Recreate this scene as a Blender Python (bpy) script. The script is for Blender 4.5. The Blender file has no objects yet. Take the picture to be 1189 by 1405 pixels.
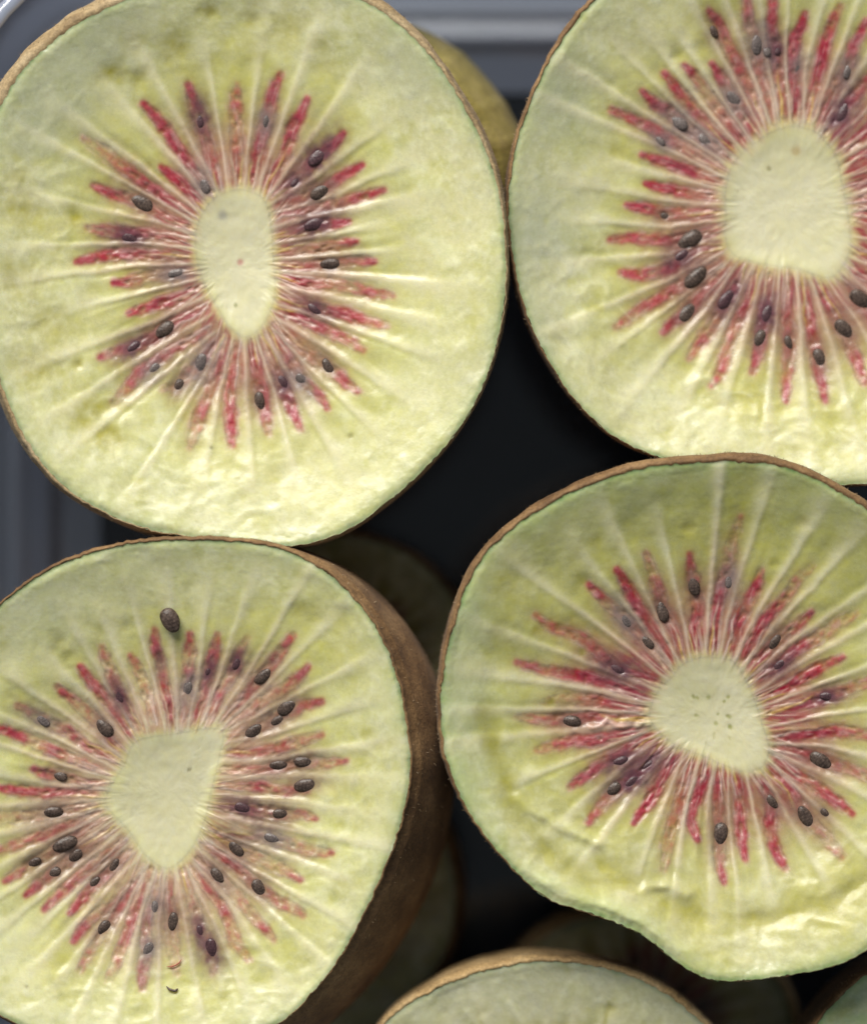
import bpy, math, random
import numpy as np
from mathutils import Vector

random.seed(7)
RNG = np.random.default_rng(11)
SC = bpy.context.scene
S = 7.25e-5            # metres per photograph pixel: a kiwi is about 5 cm across
CX, CY = 594.5, 702.5  # centre of the photograph
D = 5000.0             # camera height above the cut faces, same unit
FLOOR = -520.0

# ------------------------------------------------------------------ camera
cd = bpy.data.cameras.new('camera')
cam = bpy.data.objects.new('camera', cd)
SC.collection.objects.link(cam)
cam.location = (0, 0, D * S)
cd.sensor_fit = 'VERTICAL'
cd.sensor_height = 36.0
cd.sensor_width = 36.0
cd.lens = 18.0 * D / 702.5
cd.clip_start = 0.01
cd.clip_end = 20.0
cd.dof.use_dof = True
cd.dof.focus_distance = (D + 18) * S
cd.dof.aperture_fstop = 6.8
SC.camera = cam

# ------------------------------------------------------------------ light
w = bpy.data.worlds.new('World')
SC.world = w
w.use_nodes = True
w.node_tree.nodes['Background'].inputs[0].default_value = (0.80, 0.92, 1.0, 1)
w.node_tree.nodes['Background'].inputs[1].default_value = 0.18


def area(name, loc, size, power, col):
    ld = bpy.data.lights.new(name, 'AREA')
    ld.shape = 'RECTANGLE'
    ld.size, ld.size_y = size
    ld.energy = power
    ld.color = col
    o = bpy.data.objects.new(name, ld)
    SC.collection.objects.link(o)
    o.location = loc
    o.rotation_euler = (Vector((0, 0, -0.01)) - Vector(loc)).to_track_quat('-Z', 'Y').to_euler()
    return o


area('window_light', (-0.17, 0.50, 0.40), (0.52, 0.32), 7.9, (1.0, 0.975, 0.905))

SC.view_settings.view_transform = 'Standard'
SC.view_settings.look = 'None'
SC.view_settings.exposure = 0.0
SC.view_settings.gamma = 1.0


# ------------------------------------------------------------------ helpers
def W(x, y, z):
    """photograph pixel + height -> metres"""
    return np.stack([(x - CX) * S, (CY - y) * S, np.asarray(z) * S + 0 * np.asarray(x)], -1)


def hash2(ix, iy, seed):
    h = (ix.astype(np.int64) * 374761393 + iy.astype(np.int64) * 668265263 + seed * 144305957) & 0xFFFFFFFF
    h = ((h ^ (h >> 13)) * 1274126177) & 0xFFFFFFFF
    h = (h ^ (h >> 16)) & 0xFFFFFF
    return h / float(0xFFFFFF) * 2 - 1


def vn(x, y, seed=0):
    ix, iy = np.floor(x), np.floor(y)
    fx, fy = x - ix, y - iy
    fx = fx * fx * fx * (fx * (fx * 6 - 15) + 10)
    fy = fy * fy * fy * (fy * (fy * 6 - 15) + 10)
    a, b = hash2(ix, iy, seed), hash2(ix + 1, iy, seed)
    c, d = hash2(ix, iy + 1, seed), hash2(ix + 1, iy + 1, seed)
    return (a * (1 - fx) + b * fx) * (1 - fy) + (c * (1 - fx) + d * fx) * fy


def fbm(x, y, scale, seed, octv=3):
    s, a, t = 0, 1.0, 0
    for k in range(octv):
        # turned a little every octave so the lattice never shows
        c, sn = math.cos(0.6 + k * 1.1), math.sin(0.6 + k * 1.1)
        s = s + a * vn((x * c - y * sn) / scale + 31.7 * k, (x * sn + y * c) / scale - 11.3 * k, seed + k)
        t += a
        a *= 0.5
        scale *= 0.5
    return s / t


def sstep(a, b, x):
    t = np.clip((x - a) / (b - a), 0, 1)
    return t * t * (3 - 2 * t)


def mix(col, c, a):
    a = np.clip(a, 0, 1)[:, None]
    return col * (1 - a) + np.asarray(c) * a


def spline(pts, n=1600):
    P = np.array(pts, float)
    m = len(P)
    t = np.linspace(0, m, n, endpoint=False)
    i = np.floor(t).astype(int)
    f = (t - i)[:, None]
    p0, p1, p2, p3 = P[(i - 1) % m], P[i % m], P[(i + 1) % m], P[(i + 2) % m]
    return 0.5 * (2 * p1 + (p2 - p0) * f + (2 * p0 - 5 * p1 + 4 * p2 - p3) * f ** 2 + (3 * p1 - p0 - 3 * p2 + p3) * f ** 3)


def radial(pts, c, th):
    """radius of a closed outline about c at the angles th"""
    Q = spline(pts) - np.array(c)
    a = np.arctan2(Q[:, 1], Q[:, 0])
    r = np.hypot(Q[:, 0], Q[:, 1])
    o = np.argsort(a)
    a, r = a[o], r[o]
    a = np.concatenate([a - 2 * np.pi, a, a + 2 * np.pi])
    r = np.concatenate([r, r, r])
    return np.interp((th + np.pi) % (2 * np.pi) - np.pi, a, r)


def along(X, Y, pts):
    """distance to a polyline, fraction along it, signed side"""
    P = np.array(pts, float)[:, :2]
    seg = np.hypot(*(P[1:] - P[:-1]).T)
    cum = np.concatenate([[0], np.cumsum(seg)])
    best = np.full(X.shape, 1e9)
    u = np.zeros_like(X)
    sd = np.zeros_like(X)
    for i in range(len(seg)):
        d = P[i + 1] - P[i]
        L = max(seg[i], 1e-6)
        t = ((X - P[i, 0]) * d[0] + (Y - P[i, 1]) * d[1]) / L ** 2
        tc = np.clip(t, 0, 1)
        dx, dy = X - (P[i, 0] + tc * d[0]), Y - (P[i, 1] + tc * d[1])
        dd = np.hypot(dx, dy)
        k = dd < best
        best = np.where(k, dd, best)
        u = np.where(k, (cum[i] + tc * L) / cum[-1], u)
        sd = np.where(k, (dx * d[1] - dy * d[0]) / L, sd)
    return best, u, sd, cum[-1]


def make_mesh(name, V, F, mat, smooth=True, col=None, nrm=None):
    me = bpy.data.meshes.new(name)
    V = np.ascontiguousarray(V, dtype=np.float32)
    F = np.ascontiguousarray(F, dtype=np.int32)
    k = F.shape[1]
    me.vertices.add(len(V))
    me.vertices.foreach_set('co', V.ravel())
    me.loops.add(F.size)
    me.loops.foreach_set('vertex_index', F.ravel())
    me.polygons.add(len(F))
    me.polygons.foreach_set('loop_start', np.arange(0, F.size, k, dtype=np.int32))
    me.polygons.foreach_set('loop_total', np.full(len(F), k, dtype=np.int32))
    me.polygons.foreach_set('use_smooth', np.full(len(F), smooth, dtype=bool))
    me.update(calc_edges=True)
    if col is not None:
        at = me.color_attributes.new('Col', 'FLOAT_COLOR', 'POINT')
        at.data.foreach_set('color', np.concatenate([col, np.ones((len(col), 1))], 1).astype(np.float32).ravel())
    if nrm is not None:
        me.normals_split_custom_set_from_vertices(nrm.astype(np.float32))
    if mat:
        me.materials.append(mat)
    return me


def link(name, me, parent=None, loc=(0, 0, 0)):
    o = bpy.data.objects.new(name, me)
    SC.collection.objects.link(o)
    if parent:
        o.parent = parent
    o.location = loc
    return o


def tag(o, label, cat, group=None):
    o['label'] = label
    o['category'] = cat
    if group:
        o['group'] = group


def subset(V, F, keep, extra):
    """the faces in keep with only the vertices they use"""
    f = F[keep]
    idx, inv = np.unique(f, return_inverse=True)
    return V[idx], inv.reshape(f.shape), [e[idx] for e in extra]


# ------------------------------------------------------------------ materials
def new_mat(name):
    m = bpy.data.materials.new(name)
    m.use_nodes = True
    nt = m.node_tree
    return m, nt, nt.nodes['Principled BSDF'], nt.nodes.new('ShaderNodeTexCoord')


def noise(nt, tc, scale, detail=3, rough=0.55):
    n = nt.nodes.new('ShaderNodeTexNoise')
    n.inputs['Scale'].default_value = scale
    n.inputs['Detail'].default_value = detail
    n.inputs['Roughness'].default_value = rough
    nt.links.new(tc.outputs['Object'], n.inputs['Vector'])
    return n


def maprange(nt, src, a, b, c, d):
    n = nt.nodes.new('ShaderNodeMapRange')
    for k, v in zip(('From Min', 'From Max', 'To Min', 'To Max'), (a, b, c, d)):
        n.inputs[k].default_value = v
    nt.links.new(src, n.inputs['Value'])
    return n


def flesh_material(name, rough, sss, bump, grain):
    m, nt, p, tc = new_mat(name)
    at = nt.nodes.new('ShaderNodeAttribute')
    at.attribute_name = 'Col'
    n1 = noise(nt, tc, 2600, 4, 0.65)
    v = maprange(nt, n1.outputs['Fac'], 0.3, 0.7, 1 - grain, 1 + grain)
    hs = nt.nodes.new('ShaderNodeHueSaturation')
    nt.links.new(at.outputs['Color'], hs.inputs['Color'])
    nt.links.new(v.outputs[0], hs.inputs['Value'])
    n2 = noise(nt, tc, 900, 3)
    h = maprange(nt, n2.outputs['Fac'], 0.3, 0.7, 0.90, 1.12)
    nt.links.new(h.outputs[0], hs.inputs['Saturation'])
    nt.links.new(hs.outputs[0], p.inputs['Base Color'])
    r = maprange(nt, n2.outputs['Fac'], 0.3, 0.7, rough - 0.10, rough + 0.12)
    nt.links.new(r.outputs[0], p.inputs['Roughness'])
    p.inputs['Specular IOR Level'].default_value = 0.42
    p.inputs['Subsurface Weight'].default_value = sss
    p.inputs['Subsurface Radius'].default_value = (0.8, 0.65, 0.45)
    p.inputs['Subsurface Scale'].default_value = 0.0014
    p.inputs['Coat Weight'].default_value = 0.08
    p.inputs['Coat Roughness'].default_value = 0.22
    b = nt.nodes.new('ShaderNodeBump')
    b.inputs['Strength'].default_value = bump
    b.inputs['Distance'].default_value = 0.0002
    n3 = noise(nt, tc, 3800, 4, 0.6)
    nt.links.new(n3.outputs['Fac'], b.inputs['Height'])
    nt.links.new(b.outputs[0], p.inputs['Normal'])
    return m


M_FLESH = flesh_material('kiwi_flesh', 0.32, 0.60, 0.10, 0.05)
M_CORE = flesh_material('kiwi_core', 0.40, 0.55, 0.06, 0.02)
M_PULP = flesh_material('kiwi_red_pulp', 0.36, 0.45, 0.16, 0.10)


def skin_material(name, c1, c2, c3):
    m, nt, p, tc = new_mat(name)
    n1 = noise(nt, tc, 260, 5, 0.6)
    cr = nt.nodes.new('ShaderNodeValToRGB')
    e = cr.color_ramp.elements
    e[0].position, e[0].color = 0.30, (*c1, 1)
    e[1].position, e[1].color = 0.72, (*c3, 1)
    k = cr.color_ramp.elements.new(0.5)
    k.color = (*c2, 1)
    nt.links.new(n1.outputs['Fac'], cr.inputs[0])
    n2 = noise(nt, tc, 3000, 3, 0.7)
    v = maprange(nt, n2.outputs['Fac'], 0.3, 0.7, 0.68, 1.32)
    hs = nt.nodes.new('ShaderNodeHueSaturation')
    nt.links.new(cr.outputs[0], hs.inputs['Color'])
    nt.links.new(v.outputs[0], hs.inputs['Value'])
    nt.links.new(hs.outputs[0], p.inputs['Base Color'])
    p.inputs['Roughness'].default_value = 0.62
    p.inputs['Specular IOR Level'].default_value = 0.3
    p.inputs['Sheen Weight'].default_value = 0.06
    p.inputs['Sheen Roughness'].default_value = 0.5
    b = nt.nodes.new('ShaderNodeBump')
    b.inputs['Strength'].default_value = 0.6
    b.inputs['Distance'].default_value = 0.0002
    n3 = noise(nt, tc, 2400, 4, 0.7)
    nt.links.new(n3.outputs['Fac'], b.inputs['Height'])
    nt.links.new(b.outputs[0], p.inputs['Normal'])
    return m


M_SKIN = skin_material('kiwi_skin_brown', (0.11, 0.056, 0.024), (0.19, 0.105, 0.044), (0.32, 0.19, 0.085))
M_SKIN_MID = skin_material('kiwi_skin_golden', (0.22, 0.145, 0.07), (0.34, 0.24, 0.125), (0.44, 0.335, 0.20))
M_SKIN_TAN = skin_material('kiwi_skin_tan', (0.30, 0.19, 0.085), (0.44, 0.29, 0.13), (0.56, 0.40, 0.21))
M_SKIN_OLIVE = skin_material('kiwi_skin_olive', (0.17, 0.125, 0.03), (0.24, 0.195, 0.05), (0.33, 0.26, 0.10))


M_FUZZ, _n1, _p1, _t1 = new_mat('skin_fuzz')
_p1.inputs['Base Color'].default_value = (0.27, 0.185, 0.10, 1)
_p1.inputs['Roughness'].default_value = 0.6


def seed_material(name, c1, c2, rough, spec):
    m, nt, p, tc = new_mat(name)
    n = noise(nt, tc, 9, 3, 0.6)
    cr = nt.nodes.new('ShaderNodeValToRGB')
    cr.color_ramp.elements[0].position, cr.color_ramp.elements[0].color = 0.34, (*c1, 1)
    cr.color_ramp.elements[1].position, cr.color_ramp.elements[1].color = 0.68, (*c2, 1)
    nt.links.new(n.outputs['Fac'], cr.inputs[0])
    nt.links.new(cr.outputs[0], p.inputs['Base Color'])
    p.inputs['Roughness'].default_value = rough
    p.inputs['Specular IOR Level'].default_value = spec
    b = nt.nodes.new('ShaderNodeBump')
    b.inputs['Strength'].default_value = 0.25
    b.inputs['Distance'].default_value = 0.0001
    v = nt.nodes.new('ShaderNodeTexVoronoi')
    v.inputs['Scale'].default_value = 11
    nt.links.new(tc.outputs['Object'], v.inputs['Vector'])
    nt.links.new(v.outputs['Distance'], b.inputs['Height'])
    nt.links.new(b.outputs[0], p.inputs['Normal'])
    return m


M_SEED = [seed_material('seed_dark', (0.034, 0.022, 0.018), (0.135, 0.094, 0.076), 0.36, 0.32),
          seed_material('seed_purple', (0.040, 0.018, 0.024), (0.11, 0.055, 0.062), 0.36, 0.4),
          seed_material('seed_grey', (0.07, 0.055, 0.052), (0.20, 0.16, 0.15), 0.34, 0.45)]


def plastic_material(name, haze, refl):
    m, nt, p, tc = new_mat(name)
    p.inputs['Base Color'].default_value = (0.60, 0.66, 0.84, 1)
    p.inputs['Roughness'].default_value = 0.16
    n = noise(nt, tc, 60, 3)
    r = maprange(nt, n.outputs['Fac'], 0.3, 0.7, 0.07, 0.15)
    nt.links.new(r.outputs[0], p.inputs['Roughness'])
    t = nt.nodes.new('ShaderNodeBsdfTransparent')
    t.inputs[0].default_value = (0.82, 0.84, 0.88, 1)
    mx = nt.nodes.new('ShaderNodeMixShader')
    p.inputs['Specular IOR Level'].default_value = 0.0
    mx.inputs[0].default_value = haze
    nt.links.new(t.outputs[0], mx.inputs[1])
    tl = nt.nodes.new('ShaderNodeBsdfTranslucent')
    tl.inputs[0].default_value = (0.74, 0.82, 1.0, 1)
    md = nt.nodes.new('ShaderNodeMixShader')
    md.inputs[0].default_value = 0.5
    nt.links.new(p.outputs[0], md.inputs[1])
    nt.links.new(tl.outputs[0], md.inputs[2])
    nt.links.new(md.outputs[0], mx.inputs[2])
    fr = nt.nodes.new('ShaderNodeFresnel')
    fr.inputs['IOR'].default_value = 1.6
    gl = nt.nodes.new('ShaderNodeBsdfGlossy')
    gl.inputs['Roughness'].default_value = 0.05
    m2 = nt.nodes.new('ShaderNodeMixShader')
    ml = nt.nodes.new('ShaderNodeMath')
    ml.operation = 'MULTIPLY'
    ml.inputs[1].default_value = refl     # both faces of the sheet
    ml.use_clamp = True
    nt.links.new(fr.outputs[0], ml.inputs[0])
    nt.links.new(ml.outputs[0], m2.inputs[0])
    nt.links.new(mx.outputs[0], m2.inputs[1])
    nt.links.new(gl.outputs[0], m2.inputs[2])
    nt.links.new(m2.outputs[0], nt.nodes['Material Output'].inputs[0])
    return m


M_PLASTIC = plastic_material('clear_plastic', 0.82, 2.4)
M_PLASTIC_BASE = plastic_material('clear_plastic_base', 0.03, 0.8)


def table_material():
    m, nt, p, tc = new_mat('table_grey')
    n = noise(nt, tc, 40, 5)
    cr = nt.nodes.new('ShaderNodeValToRGB')
    cr.color_ramp.elements[0].position, cr.color_ramp.elements[0].color = 0.35, (0.034, 0.037, 0.046, 1)
    cr.color_ramp.elements[1].position, cr.color_ramp.elements[1].color = 0.70, (0.054, 0.058, 0.072, 1)
    nt.links.new(n.outputs['Fac'], cr.inputs[0])
    nt.links.new(cr.outputs[0], p.inputs['Base Color'])
    p.inputs['Roughness'].default_value = 0.45
    return m


# ------------------------------------------------------------------ table and container
TABLE_Z = FLOOR - 10
me = bpy.data.meshes.new('tabletop')
g = 40
V, F = [], []
for j in range(g + 1):
    for i in range(g + 1):
        V.append(W(-4000 + 10000 * i / g, -4000 + 10000 * j / g, TABLE_Z))
for j in range(g):
    for i in range(g):
        a = j * (g + 1) + i
        F.append((a + g + 1, a + g + 2, a + 1, a))
tb = link('tabletop', make_mesh('tabletop', np.array(V), np.array(F), table_material(), False))
tb['kind'] = 'structure'
tb['label'] = 'dark grey table surface under the clear container'

BX0, BY0, BX1, BY1 = -22.0, -44.0, 1720.0, 2150.0   # the container's floor edge


def rrect(grow, r, n=14):
    x0, y0, x1, y1 = BX0 - grow, BY0 - grow, BX1 + grow, BY1 + grow
    pts = []
    for cx, cy, a0 in ((x1 - r, y1 - r, 0), (x0 + r, y1 - r, 90), (x0 + r, y0 + r, 180), (x1 - r, y0 + r, 270)):
        for k in range(n):
            a = math.radians(a0 + 90 * k / (n - 1))
            pts.append((cx + r * math.cos(a), cy + r * math.sin(a)))
    return pts


def loft(profile):
    """profile: list of (grow, z, corner radius); rings joined by quads"""
    V, F = [], []
    n = None
    for grow, z, r in profile:
        ring = rrect(grow, r)
        n = len(ring)
        for x, y in ring:
            V.append(W(x, y, z))
    for k in range(len(profile) - 1):
        for i in range(n):
            j = (i + 1) % n
            F.append((k * n + i, k * n + j, (k + 1) * n + j, (k + 1) * n + i))
    V, F = np.array(V), np.array(F)
    nz = np.cross(V[F[:, 1]] - V[F[:, 0]], V[F[:, 2]] - V[F[:, 0]])[:, 2].sum()
    return V, (F if nz > 0 else F[:, ::-1])      # faces look up into the box


box = bpy.data.objects.new('plastic_container', None)
SC.collection.objects.link(box)
tag(box, 'clear plastic container with rounded corners holding the cut kiwi halves', 'container')
# bottom sheet
ring = rrect(-34, 130)
V = [W((BX0 + BX1) / 2, (BY0 + BY1) / 2, FLOOR)] + [W(x, y, FLOOR) for x, y in ring]
F = [(0, 1 + i, 1 + (i + 1) % len(ring)) for i in range(len(ring))]
if np.cross(V[1] - V[0], V[2] - V[0])[2] < 0:
    F = [f[::-1] for f in F]
link('base', make_mesh('base', np.array(V), np.array(F), M_PLASTIC_BASE, True), box)
# raised bead added round the floor, its outer slope angled to catch a highlight
prof = [(-112, FLOOR + 1.5, 110), (-60, FLOOR + 2.0, 130), (-46, FLOOR + 3, 139), (-43, FLOOR + 6, 142), (-40, FLOOR + 9.5, 145), (-36, FLOOR + 11.3, 148), (-31, FLOOR + 11, 150), (-25, FLOOR + 9.2, 152), (-6, FLOOR + 2.2, 158), (-1, FLOOR + 1, 160)]  # hazy inner ledge added to lighten the floor edge
link('highlight_ridge', make_mesh('highlight_ridge', *loft(prof), M_PLASTIC), box)
# wall leaning outwards with a soft fold at its foot
prof = [(0 + 14 * math.sin(math.radians(a)), FLOOR + 14 - 14 * math.cos(math.radians(a)), 160) for a in range(0, 73, 9)]
g0 = prof[-1][0]
for k in range(1, 8):
    t = k / 7
    prof.append((g0 + 42 * t, FLOOR + 10 + 440 * t, 165 + 165 * t))
link('wall', make_mesh('wall', *loft(prof), M_PLASTIC), box)
# rim: rolled lip, groove and flat flange
gw, zw = prof[-1][0], prof[-1][1]
prof = [(gw, zw, 330)]
for k in range(1, 10):
    a = math.pi * k / 9
    prof.append((gw + 8 - 8 * math.cos(a), zw + 9 * math.sin(a), 333))
prof += [(gw + 18, zw - 9, 335), (gw + 22, zw - 9, 338), (gw + 26, zw + 3, 340), (gw + 34, zw + 6, 343), (gw + 62, zw + 6, 357), (gw + 66, zw + 2, 360), (gw + 66, zw - 12, 360)]
link('rim', make_mesh('rim', *loft(prof), M_PLASTIC), box)

# ------------------------------------------------------------------ kiwi data (photograph pixels)
# a locule: tip first, then inwards to the core; third number = how red (0 tan .. 1 deep red)
K1 = dict(
    outline=[(0, 145), (40, 85), (100, 35), (170, 0), (250, -25), (350, -35), (440, -20), (505, 3), (560, 43), (605, 95), (645, 160), (675, 230), (690, 300), (694, 380), (686, 450), (666, 520), (635, 580), (590, 635), (530, 690), (470, 730), (405, 749), (330, 743), (260, 736), (190, 722), (120, 690), (70, 650), (35, 602), (8, 545), (-14, 470), (-26, 390), (-28, 300), (-20, 215)],
    core=[(300, 262), (330, 255), (358, 268), (368, 300), (372, 350), (374, 400), (362, 435), (345, 455), (328, 458), (308, 440), (292, 412), (275, 380), (266, 345), (266, 310), (280, 280)],
    loc=[
        [(256, 112, 1), (260, 128, .7), (271, 157, .2), (284, 205, .5), (296, 250, .7)],
        [(194, 138, .8), (212, 158, .8), (228, 178, 1), (250, 212, .9), (276, 246, .4), (290, 262, .5)],
        [(218, 224, .9), (238, 240, 1), (262, 262, .9), (278, 280, .6)],
        [(112, 184, .3), (140, 204, .2), (176, 232, .6), (212, 258, .9), (262, 290, .7)],
        [(124, 251, .9), (150, 262, .8), (190, 273, .3), (224, 296, .6), (264, 308, .7)],
        [(116, 309, .6), (150, 313, .5), (175, 316, .9), (200, 314, .6), (262, 324, .5)],
        [(102, 357, .8), (125, 350, .8), (160, 344, .8), (195, 345, .7), (248, 348, .2)],
        [(152, 385, 1), (170, 384, .7), (200, 376, .2), (240, 370, .4), (268, 368, .3)],
        [(174, 427, .8), (195, 420, .8), (216, 412, .9), (250, 402, .6), (272, 390, 1)],
        [(134, 488, .8), (152, 483, .8), (178, 474, .4), (204, 463, 1), (236, 438, 1), (275, 418, .9)],
        [(152, 552, .3), (168, 535, .5), (186, 510, .8), (206, 495, .7), (235, 476, .7), (280, 450, .6)],
        [(221, 532, .4), (240, 526, .2), (272, 497, .5), (296, 462, .8)],
        [(258, 612, .4), (266, 588, .3), (271, 570, .7), (284, 535, .3), (299, 495, .8), (306, 466, .6)],
        [(316, 610, .6), (314, 580, .9), (312, 545, .5), (314, 515, .6), (322, 470, .5)],
        [(366, 592, .5), (362, 570, .8), (360, 540, 1), (352, 515, .5), (346, 486, .9), (343, 466, .6)],
        [(410, 588, .7), (400, 563, .9), (392, 545, .9), (384, 522, .3), (372, 492, .2), (356, 462, .4)],
        [(447, 558, .8), (434, 538, .7), (412, 518, .2), (395, 492, .6), (374, 456, .5)],
        [(490, 536, .6), (472, 522, .8), (448, 500, .3), (410, 478, .2), (374, 442, .4)],
        [(498, 478, .4), (478, 466, .5), (450, 452, .6), (415, 436, .8), (380, 424, .8)],
        [(530, 445, .4), (500, 438, .5), (474, 428, .9), (432, 420, .4), (400, 412, .6), (380, 406, .5)],
        [(538, 403, .6), (505, 398, .7), (480, 390, .3), (450, 384, .3), (420, 386, .7), (396, 378, .9), (378, 374, .5)],
        [(512, 355, .9), (485, 353, .6), (452, 358, .2), (410, 362, .7), (376, 360, .5)],
        [(486, 327, .8), (468, 330, .7), (450, 333, .5), (410, 338, .1), (372, 341, .5)],
        [(478, 300, .9), (455, 303, .9), (430, 304, .4), (395, 314, .2), (374, 318, .4)],
        [(526, 257, .7), (495, 266, .8), (468, 274, .5), (430, 280, .4), (386, 286, .8), (372, 294, .5)],
        [(495, 223, 1), (476, 233, .8), (462, 240, 1), (438, 258, .3), (400, 270, .5), (370, 282, .5)],
        [(470, 178, .9), (455, 196, .9), (434, 210, .8), (408, 236, .2), (376, 260, .7)],
        [(420, 130, .9), (412, 148, .9), (400, 170, 1), (388, 208, .5), (366, 244, .7), (360, 262, .6)],
        [(383, 98, .8), (376, 112, .8), (371, 126, 1), (363, 160, .3), (354, 192, .9), (346, 225, .6), (342, 250, .9)],
        [(322, 112, .4), (322, 136, .6), (321, 170, .2), (321, 204, .4), (323, 245, .6)],
    ],
    seeds=[(271, 157, 30, 1), (276, 249, 27, 2), (190, 273, 36, 0), (170, 322, 30, 1), (238, 371, 28, 2), (178, 474, 27, 1), (220, 449, 34, 0), (206, 506, 26, 2), (240, 528, 24, 0), (272, 498, 34, 2), (354, 548, 28, 0), (386, 524, 24, 1), (412, 520, 26, 2), (448, 500, 25, 0), (430, 420, 24, 1), (452, 358, 34, 0), (430, 302, 36, 1), (438, 258, 36, 0), (434, 208, 40, 1), (402, 243, 20, 1), (363, 160, 24, 2)],
    olive=[(30, 290, 34, 0.81), (20, 375, 32, 0.81), (66, 440, 30, 0.68), (50, 500, 32, 0.81), (122, 572, 34, 1.00), (146, 600, 22, 1.00), (240, 62, 26, 0.81), (150, 98, 20, 0.94), (286, 15, 14, 0.94), (345, 25, 16, 0.81), (180, 60, 22, 0.54), (100, 296, 15, 1.00), (104, 498, 8, 1.00), (20, 240, 20, 0.54), (398, 40, 22, 0.41), (440, 70, 26, 0.41), (190, 105, 14, 0.94)],
    yellow=[(150, 155, 50, .7), (330, 85, 50, .5), (560, 600, 60, .35), (470, 690, 60, .35), (640, 420, 70, .3)],
    folds=[],
)
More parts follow.
